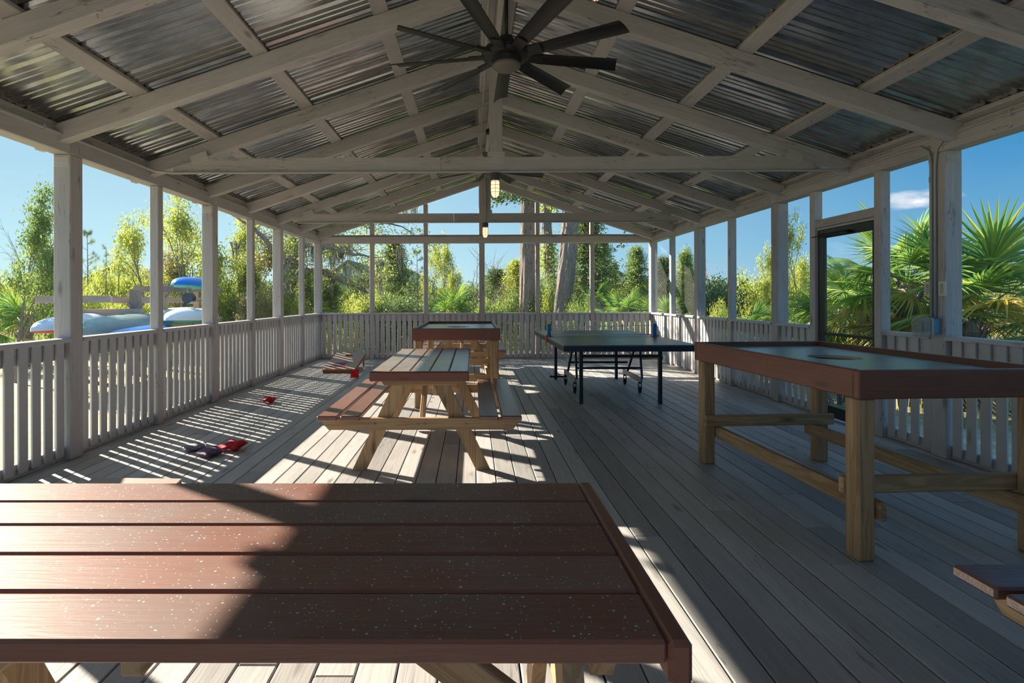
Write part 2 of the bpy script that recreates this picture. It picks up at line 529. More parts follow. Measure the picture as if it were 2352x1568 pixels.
# insect screen: a fine dark mesh seen as a faint veil
m = bpy.data.materials.new('insect_screen'); m.use_nodes = True
t = m.node_tree; t.nodes.clear()
out = N(t, 'ShaderNodeOutputMaterial'); tp = N(t, 'ShaderNodeBsdfTransparent')
df = N(t, 'ShaderNodeBsdfDiffuse'); df.inputs[0].default_value = (.35, .35, .34, 1)
mx = N(t, 'ShaderNodeMixShader'); mx.inputs[0].default_value = .09
t.links.new(tp.outputs[0], mx.inputs[1]); t.links.new(df.outputs[0], mx.inputs[2]); t.links.new(mx.outputs[0], out.inputs[0])
M['screen'] = m
# clear pane
m = bpy.data.materials.new('clear_pane'); m.use_nodes = True
t = m.node_tree; t.nodes.clear()
out = N(t, 'ShaderNodeOutputMaterial'); tp = N(t, 'ShaderNodeBsdfTransparent')
gl = N(t, 'ShaderNodeBsdfGlossy', Roughness=.03)
mx = N(t, 'ShaderNodeMixShader'); mx.inputs[0].default_value = .05
t.links.new(tp.outputs[0], mx.inputs[1]); t.links.new(gl.outputs[0], mx.inputs[2]); t.links.new(mx.outputs[0], out.inputs[0])
M['pane'] = m
m = bpy.data.materials.new('cloudy_cover_plastic'); m.use_nodes = True
t = m.node_tree; t.nodes.clear()
out = N(t, 'ShaderNodeOutputMaterial'); tp = N(t, 'ShaderNodeBsdfTransparent')
gl = N(t, 'ShaderNodeBsdfPrincipled'); gl.inputs['Base Color'].default_value = (.5, .5, .48, 1); gl.inputs['Roughness'].default_value = .15
mx = N(t, 'ShaderNodeMixShader'); mx.inputs[0].default_value = .42
t.links.new(tp.outputs[0], mx.inputs[1]); t.links.new(gl.outputs[0], mx.inputs[2]); t.links.new(mx.outputs[0], out.inputs[0])
M['cloudy'] = m

# ground
m, t, b = newmat('sandy_ground')
tcn = N(t, 'ShaderNodeTexCoord')
n1 = N(t, 'ShaderNodeTexNoise', Scale=.22, Detail=6.0, Roughness=.6)
n2 = N(t, 'ShaderNodeTexNoise', Scale=5.0, Detail=6.0, Roughness=.7)
t.links.new(tcn.outputs['Object'], n1.inputs['Vector']); t.links.new(tcn.outputs['Object'], n2.inputs['Vector'])
r1 = ramp(t, [(.38, (.50, .42, .30)), (.52, (.40, .38, .18)), (.66, (.26, .32, .09))], n1.outputs['Fac'])
r2 = ramp(t, [(.3, (.45, .42, .38)), (.7, (1, 1, 1))], n2.outputs['Fac'])
t.links.new(mixc(t, 1.0, r1.outputs[0], r2.outputs[0], 'MULTIPLY'), b.inputs['Base Color'])
b.inputs['Roughness'].default_value = .95
M['ground'] = m

# ------------------------------------------------------------------ the pavilion
XL, XR = -3.24, 3.76            # inner faces of the posts
YP = [4.29 + 2.355 * k for k in (-3, -2, -1, 0, 1, 2)]      # near faces of the big posts
YF = 11.35                       # far wall, inner face
YB = -3.0
GZ = -0.35
RX, RZ, SL = 0.23, 3.689, 1 / 3.0
def zb(x): return RZ - SL * abs(x - RX)      # underside of the rafters
CS = math.cos(math.atan(SL))

# floor: deck boards along the building
mb = MB()
x = -.41 - 22 * .1425
while x < 3.95:
    y = YB - .3 - random.uniform(0, 3)
    while y < YF + .12:
        L = random.choice((2.4, 3.6, 4.8)) * random.uniform(.9, 1.1)
        y1 = min(y + L, YF + .12)
        mb.box(x + .003, x + .1395, max(y, YB - .3), y1 - .003, -.026, random.uniform(-.001, .001), ch=.004)
        y += L
    x += .1425
fl = mb.build('floor', M['deck'])
tag(fl, 'weathered grey wooden deck boards running the length of the pavilion', 'floor', kind='structure')
mb = MB()
for k in range(int((YF - YB) / .4)):
    mb.box(-3.5, 3.9, YB + k * .4, YB + k * .4 + .04, -.2, -.028)
for xx in (-3.5, 0.2, 3.85):
    mb.box(xx, xx + .05, YB, YF + .1, GZ - .1, -.2)
js = mb.build('joist_frame', M['rackw'], fl)

# ceiling: metal sheets, purlins, rafters, trusses
ceil = thing('ceiling', 'gabled corrugated metal roof on grey painted rafters', 'roof', kind='structure')
RY = [4.18 + 1.175 * k for k in range(-6, 7)]
PT = .148      # vertical depth of a rafter
for ry in RY:
    for sd in (-1, 1):
        xe = -3.46 if sd < 0 else 3.92
        xr = RX
        p0 = Vector((xe, ry + .045, zb(xe) + PT / 2)); p1 = Vector((xr, ry + .045, RZ + PT / 2))
        mb = MB(); mb.beam(p0, p1, .09, .14, up=(0, 0, 1), ch=.004)
        mb.build('rafter', M['paint'], ceil)
for d in (-1, 1):
    for s in (.075, .95, 1.90, 2.84, 3.585):
        xx = RX + d * (s if s > .1 else .085)
        z = zb(xx) + PT + .021
        nrm = Vector((SL * d, 0, 1)).normalized()
        mb = MB()
        mb.frame((xx, (YB + YF + .3) / 2, z), (0, 1, 0), nrm.cross(Vector((0, 1, 0))), nrm, (YF + .3 - YB) / 2, .062, .019)
        mb.build('purlin', M['paint'], ceil)
# ridge board
mb = MB(); mb.box(RX - .022, RX + .022, YB, YF + .2, RZ - .05, RZ + .13)
mb.build('ridge_board', M['paint'], ceil)
# corrugated sheets
prof = []
y = YB - .2; per = .2286
while y < YF + .45:
    prof += [(y, 0), (y + .018, .0), (y + .032, .021), (y + .052, .021), (y + .066, 0), (y + .105, 0), (y + .112, .006), (y + .124, .006), (y + .131, 0),
             (y + .165, 0), (y + .172, .006), (y + .184, .006), (y + .191, 0)]
    y += per
for sd in (-1, 1):
    V = []; F = []
    xs = [RX + sd * 0.0, RX + sd * 1.3, RX + sd * 2.6, RX + sd * 3.80]
    for (yy, hh) in prof:
        for xx in xs:
            V.append((xx, yy, zb(xx) + PT + .041 + hh))
    k = len(xs)
    for i in range(len(prof) - 1):
        for j in range(k - 1):
            F.append([i * k + j, i * k + j + 1, (i + 1) * k + j + 1, (i + 1) * k + j])
    mb = MB(); mb.add(V, F)
    o = mb.build('roof_sheet', M['roof'], ceil)
    md = o.modifiers.new('thickness', 'SOLIDIFY'); md.thickness = .0012; md.offset = 1
# blocking between the rafters over the side beams
for sd in (-1, 1):
    xb = -3.31 if sd < 0 else 3.83
    for i in range(len(RY) - 1):
        mb = MB(); mb.box(xb - .03, xb + .03, RY[i] + .092, RY[i + 1] - .002, 2.603, zb(xb) + PT + .002)
        mb.build('rafter_block', M['paint'], ceil)
# trusses: tie beam + king post
for ty in (1.83, 5.355, 8.88):
    y0 = ty - .042
    mb = MB()
    for (xa, xc) in ((-2.98, -.32), (-.316, 3.44)):
        z0, z1 = 2.555, 2.692
        def cut(xv, z): return xv
        pts = [(xa, z0), (xc, z0), (xc, z1), (xa, z1)]
        if xa < -2: pts = [(xa, z0), (xc, z0), (xc, z1), (xa + .30, z1), (xa, z0 + .045)]
        if xc > 3: pts = [(xa, z0), (xc, z0), (xc, z0 + .045), (xc - .30, z1), (xa, z1)]
        mb.prism(pts, 1, y0, y0 + .038, along=0)
    mb.build('tie_beam', M['paint'], ceil)
    mb = MB(); mb.box(RX - .065, RX + .065, y0 + .001, y0 + .037, 2.694, RZ + .08)
    mb.build('king_post', M['paint'], ceil)
    mb = MB()
    mb.box(RX - .085, RX + .085, y0 - .003, y0 - .0005, 2.63, 2.745, ch=.001)
    for xx, a in ((-2.72, SL), (3.18, -SL)):
        mb.frame((xx, y0 - .002, 2.69), (1, 0, a), (0, 1, 0), (-a, 0, 1), .085, .0015, .05, ch=.001)
    mb.build('truss_plate', M['paint'], ceil)
    for k in range(1, 5):
        pass

# ---- walls
PK, PW = .1165, .080
def half_bay(par, side, y0, y1):
    """picket panel between two posts of a side wall"""
    s = 1 if side > 0 else -1
    xin = XL if s < 0 else XR
    def bx(mb, a, b_, y0_, y1_, z0, z1, **k):     # a,b distance outwards from the inner face
        xa, xb_ = (xin + s * a, xin + s * b_)
        mb.box(min(xa, xb_), max(xa, xb_), y0_, y1_, z0, z1, **k)
    mb = MB()
    n = max(1, int(round((y1 - y0 - .02) / PK)))
    pit = (y1 - y0 - .012) / n
    for i in range(n):
        yc = y0 + .006 + pit * (i + .5)
        j = random.uniform(-.002, .002)
        bx(mb, .032, .049, yc - PW / 2 + j, yc + PW / 2 + j, .035 + random.uniform(-.004, .004), .944, ch=.003)
    mb.build('picket_panel', M['picket'], par)
    mb = MB()
    bx(mb, .051, .089, y0, y1, .81, .944)
    bx(mb, .051, .089, y0, y1, .002, .105)
    mb.build('backing_rail', M['paint'], par)
    mb = MB()
    bx(mb, -.012, .10, y0 - .0, y1 + .0, .945, .981)
    mb.build('rail_cap', M['picket'], par)


def post(par, x0, x1, y0, y1, z0, z1, ch=.006):
    mb = MB(); mb.box(x0, x1, y0, y1, z0, z1, ch=ch)
    return mb.build('post', M['paint'], par)

def screen(i, pts, label):
    me = bpy.data.meshes.new('screen'); me.from_pydata(pts, [], [list(range(len(pts)))]); me.materials.append(M['screen'])
    o = bpy.data.objects.new('window_%d' % i, me); COL.objects.link(o)
    tag(o, label, 'window screen', kind='structure')
    return o
wi = 0

wl = thing('wall_left', 'left side of the pavilion: grey posts, picket railing and top beam', 'wall', kind='structure')
wr = thing('wall_right', 'right side of the pavilion: grey posts, picket railing and top beam', 'wall', kind='structure')
for side, par in ((-1, wl), (1, wr)):
    xa, xb_ = (XL - .14, XL) if side < 0 else (XR, XR + .14)
    ma, mbb = (XL - .09, XL) if side < 0 else (XR, XR + .09)
    xs_ = XL - .11 if side < 0 else XR + .11
    mb = MB()
    seg = [YB] + [y + .07 for y in YP] + [YF + .14]
    for i in range(len(seg) - 1):
        if side < 0:
            mb.box(xa, xb_ , seg[i] + .001, seg[i + 1] - .001, 2.462, 2.602)
        else:
            mb.box(xa, xb_, seg[i] + .001, seg[i + 1] - .001, 2.462, 2.602)
    mb.build('top_beam', M['paint'], par)
    for y in YP:
        o = post(par, xa, xb_, y, y + .14, 0, 2.461)
        mb = MB()
        xi = xb_ if side < 0 else xa
        mb.box(xi - .004, xi + .004, y + .008, y + .125, 2.475, 2.598, ch=.001)
        mb.box(min(xa, xb_) + .01, max(xa, xb_) - .01, y - .004, y + .002, 2.36, 2.44, ch=.001)
        mb.build('post_plate', M['paint'], par)
    stops = []
    for i, y in enumerate(YP + [YF]):
        prev = YP[i - 1] + .14 if i else YB
        if side > 0 and abs(y - (4.29 + 2.355)) < .01:
            # bay with the door
            for yj in (4.96, 5.92):
                post(par, ma, mbb, yj, yj + .09, 0, 2.461)
            half_bay(par, side, prev, 4.96)
            half_bay(par, side, 6.01, y)
            stops += [(prev, 4.96, .98), (5.05, 5.92, 2.14), (6.01, y, .98)]
            mb = MB(); mb.box(XR + .001, XR + .089, 5.05, 5.92, 2.05, 2.135)
            mb.box(XR + .02, XR + .08, 5.052, 5.918, 2.022, 2.048)
            mb.build('door_header', M['paint'], par)
            continue
        ym = (prev + y) / 2 - .045
        if i == 0: ym = prev + .3
        post(par, ma, mbb, ym, ym + .09, 0, 2.461)
        half_bay(par, side, prev, ym)
        half_bay(par, side, ym + .09, y)
        stops += [(prev, ym, .98), (ym + .09, y, .98)]
    for (a, b_, z0) in stops:
        if b_ < 1.0: continue
        wi += 1
        xs = xs_ if side < 0 else xs_
        sc = (XL - .075) if side < 0 else (XR + .075)
        screen(wi, [(sc, a, z0), (sc, b_, z0), (sc, b_, 2.462), (sc, a, 2.462)],
               'fine insect screen in the %s wall, %s' % ('left' if side < 0 else 'right',
                'above the door' if z0 > 1 else 'opening number %s from the far corner' % ('one two three four five six seven eight nine ten eleven twelve'.split()[min(11, int((YF - b_) / 1.1))])))

# far gable wall
wf = thing('wall_far', 'far gable end: grey studs, picket railing, screened openings', 'wall', kind='structure')
mb = MB(); mb.box(XL + .002, XR - .002, YF + .0, YF + .14, 2.462, 2.60); mb.build('top_beam', M['paint'], wf)
mb = MB(); mb.box(XL + .002, XR - .002, YF + .045, YF + .10, 2.602, 2.64); mb.build('gable_plate', M['paint'], wf)
for (x0, x1) in ((XL - .14, XL + .0), (XR, XR + .14)):
    post(wf, x0, x1, YF, YF + .14, 0, 2.461)
studs = [-2.155, -1.01, .185, 1.37, 2.53]
xprev = XL
wi0 = wi
for i, sx in enumerate(studs + [XR]):
    hw = .045 if i < 5 else 0
    if i == 2: hw = .06
    x1 = sx - hw
    if i < 5:
        post(wf, sx - hw, sx + hw, YF + .02, YF + .11, 0, 2.461)
        post(wf, sx - hw, sx + hw, YF + .03, YF + .12, 2.642, zb(sx) + .02)
    mb = MB()
    n = int(round((x1 - xprev - .02) / PK)); pit = (x1 - xprev - .012) / n
    for k in range(n):
        xc = xprev + .006 + pit * (k + .5) + random.uniform(-.002, .002)
        mb.box(xc - PW / 2, xc + PW / 2, YF + .03, YF + .05, .035, .944, ch=.003)
    mb.build('picket_panel', M['picket'], wf)
    mb = MB(); mb.box(xprev, x1, YF + .051, YF + .089, .81, .944); mb.box(xprev, x1, YF + .051, YF + .089, .002, .105)
    mb.build('backing_rail', M['paint'], wf)
    mb = MB(); mb.box(xprev, x1, YF - .012, YF + .10, .945, .981); mb.build('rail_cap', M['picket'], wf)
    wi += 1
    screen(wi, [(xprev, YF + .07, .98), (x1, YF + .07, .98), (x1, YF + .07, 2.462), (xprev, YF + .07, 2.462)],
           'fine insect screen in the far gable wall, opening %s' % ('one two three four five six'.split()[i] + ' from the left corner'))
    wi += 1
    pts = [(xprev, YF + .08, 2.642), (x1, YF + .08, 2.642), (x1, YF + .08, max(2.645, zb(x1)))]
    if xprev < RX < x1: pts.append((RX, YF + .08, RZ))
    pts.append((xprev, YF + .08, max(2.646, zb(xprev))))
    screen(wi, pts, 'triangular insect screen under the far gable, bay %s from the left corner' % ('one two three four five six'.split()[i]))
    xprev = sx + hw
# back wall behind the viewer
wb = thing('wall_near', 'near gable end of the pavilion behind the viewer', 'wall', kind='structure')
mb = MB()
for k in range(int(6.9 / PK)):
    mb.box(XL + k * PK, XL + k * PK + PW, YB - .05, YB - .03, .035, .944)
mb.build('picket_panel', M['picket'], wb)
mb = MB(); mb.box(XL, XR, YB - .09, YB, .945, .98); mb.build('rail_cap', M['picket'], wb)
mb = MB(); mb.box(XL, XR, YB - .1, YB - .01, 2.462, 2.6); mb.build('top_beam', M['paint'], wb)
for sx in studs: post(wb, sx - .045, sx + .045, YB - .1, YB - .01, 0, 2.461)

# ---- door in the right wall
d = thing('door_1', 'black framed full glass storm door in the right wall', 'door', (XR + .045, 5.05, 0), kind='structure')
mb = MB()
y0, y1 = .012, .858
mb.box(-.018, .018, y0, y0 + .045, .02, 2.02); mb.box(-.018, .018, y1 - .10, y1, .02, 2.02)
mb.box(-.018, .018, y0 + .045, y1 - .10, 1.93, 2.02); mb.box(-.018, .018, y0 + .045, y1 - .10, .02, .14)
mb.box(-.012, .012, y0 + .045, y1 - .10, .885, .915)
mb.build('door_frame', M['black'], d)
mb = MB(); mb.box(-.003, .003, y0 + .046, y1 - .101, .141, .884, ch=.001); mb.box(-.003, .003, y0 + .046, y1 - .101, .916, 1.929, ch=.001)
mb.build('glass_pane', M['pane'], d)
mb = MB(); mb.tube([(-.05, .35, 1.955), (-.05, .75, 1.955)], .018); mb.tube([(-.05, .75, 1.955), (-.055, .9, 1.952)], .006); mb.box(-.06, -.02, .34, .40, 1.94, 1.97)
mb.build('door_closer', M['black'], d)
mb = MB(); mb.tube([(-.02, .035, 1.02), (-.06, .035, 1.02), (-.065, .13, 1.02)], .008); mb.build('door_handle', M['greym'], d)

# ------------------------------------------------------------------ conduits
def conduit(label, pts, r=.0125, straps=()):
    t_ = thing('conduit', label, 'pipe')
    mb = MB(); mb.tube(pts, r, 10); mb.build('pipe_run', M['pipe'], t_, smooth=True)
    for (p, ax) in straps:
        mb = MB()
        if ax == 'y':
            mb.box(p[0] - .017, p[0] + .017, p[1] - .008, p[1] + .008, p[2] - .024, p[2] + .024, ch=.004)
        else:
            mb.box(p[0] - .008, p[0] + .008, p[1] - .017, p[1] + .017, p[2] - .024, p[2] + .024, ch=.004)
        mb.build('strap', M['pipe'], t_)
    return t_

xl = XL + .014
conduit('grey conduit along the top of the left beam, turning along the first tie beam',
        [(xl, YB, 2.588), (xl, 4.9, 2.588), (xl + .01, 5.2, 2.585), (xl + .07, 5.28, 2.56), (xl + .25, 5.292, 2.541), (0, 5.292, 2.541), (XR - .4, 5.292, 2.541), (XR - .12, 5.29, 2.545), (XR - .05, 5.28, 2.56)],
        straps=[((xl, 4.0, 2.588), 'y'), ((xl, 2.4, 2.588), 'y')])
xr_ = XR - .014
conduit('grey conduit along the right beam bending down the near right post to the outlet',
        [(xr_, 11.2, 2.56), (xr_, 7.0, 2.56), (xr_, 5.35, 2.56), (xr_, 4.65, 2.555), (xr_, 4.5, 2.54), (xr_, 4.42, 2.48), (xr_, 4.40, 2.36), (xr_, 4.40, 1.12)],
        straps=[((xr_, 9.2, 2.56), 'y'), ((xr_, 6.6, 2.56), 'y'), ((xr_, 4.40, 2.25), 'y'), ((xr_, 4.40, 1.52), 'y')])
conduit('grey conduit along the right beam nearer than the post with the outlet',
        [(xr_, YB, 2.575), (xr_, 4.1, 2.575), (xr_, 4.28, 2.55), (xr_, 4.35, 2.48), (xr_, 4.365, 2.36), (xr_, 4.365, 1.12)],
        r=.010, straps=[((xr_, 3.75, 2.575), 'y')])
conduit('grey conduit along the second tie beam', [(XL + .35, 8.817, 2.541), (XR - .4, 8.817, 2.541)])
conduit('conduit strapped under the ridge leading to the ceiling fans',
        [(RX - .1, 1.9, RZ - .015), (RX - .1, 8.8, RZ - .015)], straps=[((RX - .1, 3.2, RZ - .015), 'x'), ((RX - .1, 6.2, RZ - .015), 'x')])
conduit('dark conduit running down the centre of the far king post to the second lamp',
        [(RX - .03, 8.81, 3.6), (RX - .03, 8.81, 2.58)], r=.014)

# outlet, switches
o1 = thing('weatherproof_outlet', 'blue outlet box with cloudy bubble cover on the near right post', 'outlet', (XR, 4.37, 1.055))
mb = MB(); mb.box(-.062, -.001, -.045, .045, -.062, .062, ch=.006); mb.build('outlet_box', M['bluebox'], o1)
mb = MB(); mb.box(-.082, -.063, -.055, .055, -.07, .07, ch=.006); mb.build('cover_plate', M['pipe'], o1)
mb = MB(); mb.frame((-.125, 0, -.005), (0, 0, 1), (0, 1, 0), (1, 0, 0), .082, .06, .042, ch=.022); mb.build('bubble_cover', M['cloudy'], o1)
mb = MB(); mb.box(-.10, -.084, -.03, .03, -.045, .045); mb.build('receptacle', M['slot'], o1)
for (yy, lab) in ((4.31, 'cream fan control plate on the near side of the conduit'), (4.445, 'cream fan control plate on the far side of the conduit')):
    s_ = thing('fan_control', lab, 'switch', (XR, yy, 1.36))
    mb = MB(); mb.box(-.008, -.001, -.034, .034, -.058, .058, ch=.003); mb.build('plate', M['plate'], s_)
    mb = MB()
    for k, wd in enumerate((.013, .013, .017, .017, .011)):
        mb.box(-.0105, -.0085, -wd, wd, .030 - k * .017 - (.003 if k < 2 else .002), .030 - k * .017 + (.003 if k < 2 else .002), ch=.001)
    mb.build('button', M['slot'], s_)

# ------------------------------------------------------------------ cage lamps
def lamp(x, y, z, label):
    r = thing('caged_lamp', label, 'lamp', (x, y, z), group=None)
    mb = MB(); mb.lathe([(.03, .0), (.052, -.002), (.052, -.055), (.046, -.062), (.046, -.075)], n=20); mb.build('lamp_base', M['lampbase'], r, smooth=False)
    mb = MB(); mb.lathe([(.040, -.076), (.042, -.14), (.040, -.19), (.032, -.222), (.016, -.238), (.002, -.241)], n=20); mb.build('lamp_globe', M['glow'], r, smooth=True)
    mb = MB()
    for zz, rr_ in ((-.085, .048), (-.12, .048), (-.155, .048), (-.19, .046)):
        mb.tube([(rr_ * math.cos(a * PI / 8), rr_ * math.sin(a * PI / 8), zz) for a in range(17)], .002, 5, cap=False)
    for a in range(4):
        a_ = a * PI / 2 + .3 + PI / 2 - .3
        c, s_ = math.cos(a_), math.sin(a_)
        mb.tube([(.048 * c, .048 * s_, -.07), (.048 * c, .048 * s_, -.19), (.036 * c, .036 * s_, -.232), (0, 0, -.25)], .002, 5)
    mb.build('wire_guard', M['wire'], r)
    return r
lamp(.22, 5.30, 2.527, 'grey caged lamp glowing under the nearest visible tie beam')
lamp(.20, 8.82, 2.527, 'small caged lamp glowing under the farther tie beam')
lamp(.43, 1.87, 2.575, 'caged lamp at the top edge of the picture, right of the near fan')

# ------------------------------------------------------------------ ceiling fans
def fan(y, z, ph, label):
    r = thing('ceiling_fan', label, 'ceiling fan', (RX + .02, y, z), group=None)
    mb = MB(); mb.tube([(0, 0, .10), (0, 0, RZ - z - .06)], .014, 12); mb.build('downrod', M['fan'], r, smooth=True)
    mb = MB(); mb.lathe([(.02, -.0), (.07, .0), (.07, .05), (.03, .06)], c=(0, 0, RZ - z - .11), n=24); mb.build('canopy', M['fan'], r)
    mb = MB(); mb.lathe([(.02, .15), (.05, .145), (.065, .10), (.10, .07), (.165, .055), (.185, .03), (.185, .005), (.16, -.012), (.11, -.02), (.105, -.05), (.02, -.05)], n=36)
    mb.build('motor_housing', M['fan'], r, smooth=False)
    for k in range(12):
        a = 2 * PI * k / 12
        mb = MB(); mb.beam((.115 * math.cos(a), .115 * math.sin(a), -.017), (.178 * math.cos(a), .178 * math.sin(a), .0), .006, .008); mb.build('vent_rib', M['fan'], r)
    mb = MB(); mb.lathe([(.103, -.051), (.103, -.075), (.085, -.09), (.04, -.098), (.003, -.10)], n=28); mb.build('light_cover', M['greyfan'], r, smooth=True)
    for k in range(9):
        a = math.radians(ph + 40 * k)
        R = Matrix.Rotation(a, 4, 'Z') @ Matrix.Rotation(math.radians(-16), 4, 'X')
        mb = MB()
        st = [(.24, .050), (.40, .054), (.62, .058), (.86, .062)]
        V = []; F = []
        for (xx, hw) in st:
            for j in range(7):
                tt = -1 + 2 * j / 6
                zc = .012 * (1 - tt * tt)
                xo = xx + (.02 * tt if xx > .8 else 0)
                V.append((xo, tt * hw, zc + .006)); V.append((xo, tt * hw, zc))
        for i in range(3):
            for j in range(6):
                a0 = (i * 7 + j) * 2; a1 = a0 + 2; b0 = a0 + 14; b1 = a1 + 14
                F.append([a0, a1, b1, b0]); F.append([a0 + 1, b0 + 1, b1 + 1, a1 + 1])
            for j in (0, 6):
                a0 = (i * 7 + j) * 2; F.append([a0, a0 + 14, a0 + 15, a0 + 1])
        for i in (0, 3):
            for j in range(6):
                a0 = (i * 7 + j) * 2; F.append([a0, a0 + 2, a0 + 3, a0 + 1])
        mb.add([R @ Vector(v) for v in V], F)
        bl = mb.build('fan_blade', M['fan'], r)
        for p in bl.data.polygons: p.use_smooth = False
        mb = MB(); mb.frame(R @ Vector((.215, 0, .008)), (R.to_3x3() @ Vector((1, 0, 0))), (R.to_3x3() @ Vector((0, 1, 0))), (R.to_3x3() @ Vector((0, 0, 1))), .065, .046, .011, ch=.005)
        mb.build('blade_bracket', M['fan'], r)
    return r
M['greyfan'] = plain('dull_fan_cover', (.16, .14, .13), rough=.5)
fan(3.95, 3.07, 10, 'large black nine-blade ceiling fan near the top of the picture')
fan(7.45, 3.07, 25, 'black nine-blade ceiling fan half hidden behind the first tie beam')

# ------------------------------------------------------------------ picnic tables (long axis = local Y, centre of the top at the origin)
def picnic(label, loc, rz, tops, L=1.80, W=.72, trim=True):
    r = thing('picnic_table', label, 'table', loc, rz)
    hl = L / 2
    nb = 5; pit = W / nb
    for k in range(nb):
        mb = MB(); x0 = -W / 2 + k * pit
        mb.box(x0 + .003, x0 + pit - .004, -hl + .039, hl - .039, .722, .760, ch=.005)
        mb.build('tabletop_board', tops, r)
    for s in (-1, 1):
        mb = MB(); mb.box(-W / 2 - .002, W / 2 + .002, min(s * hl, s * (hl - .038)), max(s * hl, s * (hl - .038)), .690, .761, ch=.008)
        mb.build('end_trim', M['stain'], r)
    for s in (-1, 1):
        for (a, b_) in ((.435, .575), (.60, .745)):
            x0, x1 = min(s * a, s * b_), max(s * a, s * b_)
            mb = MB(); mb.box(x0, x1, -hl + .0, hl - .0, .402, .440, ch=.007)
            mb.build('bench_board', M['seatw'], r)
    for e in (-1, 1):
        yy = e * (hl - .14)
        f = lambda a, b_: (min(yy + e * a, yy + e * b_), max(yy + e * a, yy + e * b_))
        # table cleat
        ya, yb = f(0, .038)
        mb = MB(); mb.prism([(-.32, .722), (-.27, .645), (.27, .645), (.32, .722)], 1, ya, yb, along=0); mb.build('cross_cleat', M['lumber'], r)
        # seat beam
        mb = MB(); mb.prism([(-.735, .401), (-.735, .372), (-.685, .315), (.685, .315), (.735, .372), (.735, .401)], 1, ya, yb, along=0); mb.build('seat_beam', M['lumber'], r)
        ya, yb = f(-.040, -.002)
        for s in (-1, 1):
            p0 = Vector((s * .475, (ya + yb) / 2, 0.03)); p1 = Vector((s * .13, (ya + yb) / 2, .70))
            w2 = .050; pts = [(s * .52, .0), (s * .415, .0), (s * .055, .72), (s * .175, .72)]
            if s > 0: pts = pts[::-1]
            mb = MB(); mb.prism(pts, 1, ya, yb, along=2); mb.build('leg', M['lumber'], r)
        # bolts
        yo = yy + e * .039
        for (bx_, bz) in ((-.20, .683), (.16, .683), (-.34, .357), (.34, .357), (-.02, .357), (.03, .357)):
            mb = MB(); mb.lathe([(.011, 0), (.009, .004 * e), (.002, .005 * e)], c=(bx_, yo, bz), n=10, axis='y'); mb.build('bolt', M['greym'], r)
        # diagonal brace to the middle of the top
        mb = MB(); mb.beam((0, yy - e * .06, .34), (0, e * .22, .715), .038, .085, up=(0, e * 1, 1)); mb.build('brace', M['lumber'], r)
    mb = MB(); mb.box(-.30, .30, -.02, .02, .66, .7215); mb.build('cross_cleat', M['lumber'], r)
    return r
picnic('stained picnic table filling the bottom left foreground, speckled with white droppings', (-.575, 1.194, 0), PI / 2, M['top'], L=1.83, W=.724)
picnic('weathered picnic table in the middle of the deck, standing in sun patches', (-.395, 4.78, 0), 0, M['wornb'])
picnic('picnic table farthest away, half hidden behind the game table in the middle', (-.20, 9.72, 0), 0, M['wornb'])
picnic('picnic table at the lower right edge, only its dark red bench end in view', (1.53 + .90, .98, 0), PI / 2, M['top'])

# ------------------------------------------------------------------ raised game tables with a hole
def game_table(label, loc, rz, W, L, Z=.94):
    """near-left corner at the origin"""
    r = thing('game_table', label, 'table', loc, rz)
    t_ = .038
    # plywood with a real round hole: ring + outer
    n = 40; cx, cy, R = W / 2, L * .5, .152
    V = []; F = []
    x0, x1, y0, y1 = t_, W - t_, t_, L - t_
    ang = [2 * PI * k / n for k in range(n)]
    outer = []
    for a in ang:
        dx, dy = math.cos(a), math.sin(a)
        tx = ((x1 - cx) / dx) if dx > 1e-6 else (((x0 - cx) / dx) if dx < -1e-6 else 1e9)
        ty = ((y1 - cy) / dy) if dy > 1e-6 else (((y0 - cy) / dy) if dy < -1e-6 else 1e9)
        tt = min(tx, ty); outer.append((cx + dx * tt, cy + dy * tt))
    for (px, py) in ((x1, y1), (x0, y1), (x0, y0), (x1, y0)):
        k = min(range(n), key=lambda i: (outer[i][0] - px) ** 2 + (outer[i][1] - py) ** 2); outer[k] = (px, py)
    zt, zbm = Z - .034, Z - .052
    for z in (zt, zbm):
        for k, a in enumerate(ang): V.append((cx + R * math.cos(a), cy + R * math.sin(a), z))
        for p in outer: V.append((p[0], p[1], z))
    for k in range(n):
        k2 = (k + 1) % n
        F.append([k, n + k, n + k2, k2]); F.append([2 * n + k, 2 * n + k2, 3 * n + k2, 3 * n + k])
        F.append([k, k2, 2 * n + k2, 2 * n + k])
    mb = MB(); mb.add(V, F, [(v[1], v[0], v[2]) for v in V]); mb.build('plywood_top', M['ply'], r)
    H = .14
    for (a, b_, c_, d_, nm) in ((0, W, 0, t_, 0), (0, W, L - t_, L, 0)):
        mb = MB(); mb.box(a, b_, c_, d_, Z - H, Z, ch=.005); mb.build('rim_board', M['stain'], r)
    for (a, b_) in ((0, t_), (W - t_, W)):
        mb = MB(); mb.box(a, b_, t_ + .001, L - t_ - .001, Z - H, Z, ch=.005); mb.build('rim_board', M['stain'], r)
    q = .092
    lx = (.018, W - .018 - q); ly = (.03, L - .03 - q)
    for a in lx:
        for b_ in ly:
            mb = MB(); mb.box(a, a + q, b_, b_ + q, 0, Z - H - .0005 if True else 0, ch=.010); mb.build('leg', M['lumber'], r)
    # stretchers: ends over sides
    for b_ in (ly[0] + q + .001, ly[1] - .039):
        mb = MB(); mb.box(.015, W - .0, b_, b_ + .038, .30, .385, ch=.005); mb.build('stretcher', M['lumber'], r)
    for a in (lx[0] + q + .001, lx[1] - .039):
        mb = MB(); mb.box(a, a + .038, -.02 + ly[0], L - .02, .205, .295, ch=.005); mb.build('stretcher', M['lumber'], r)
    return r
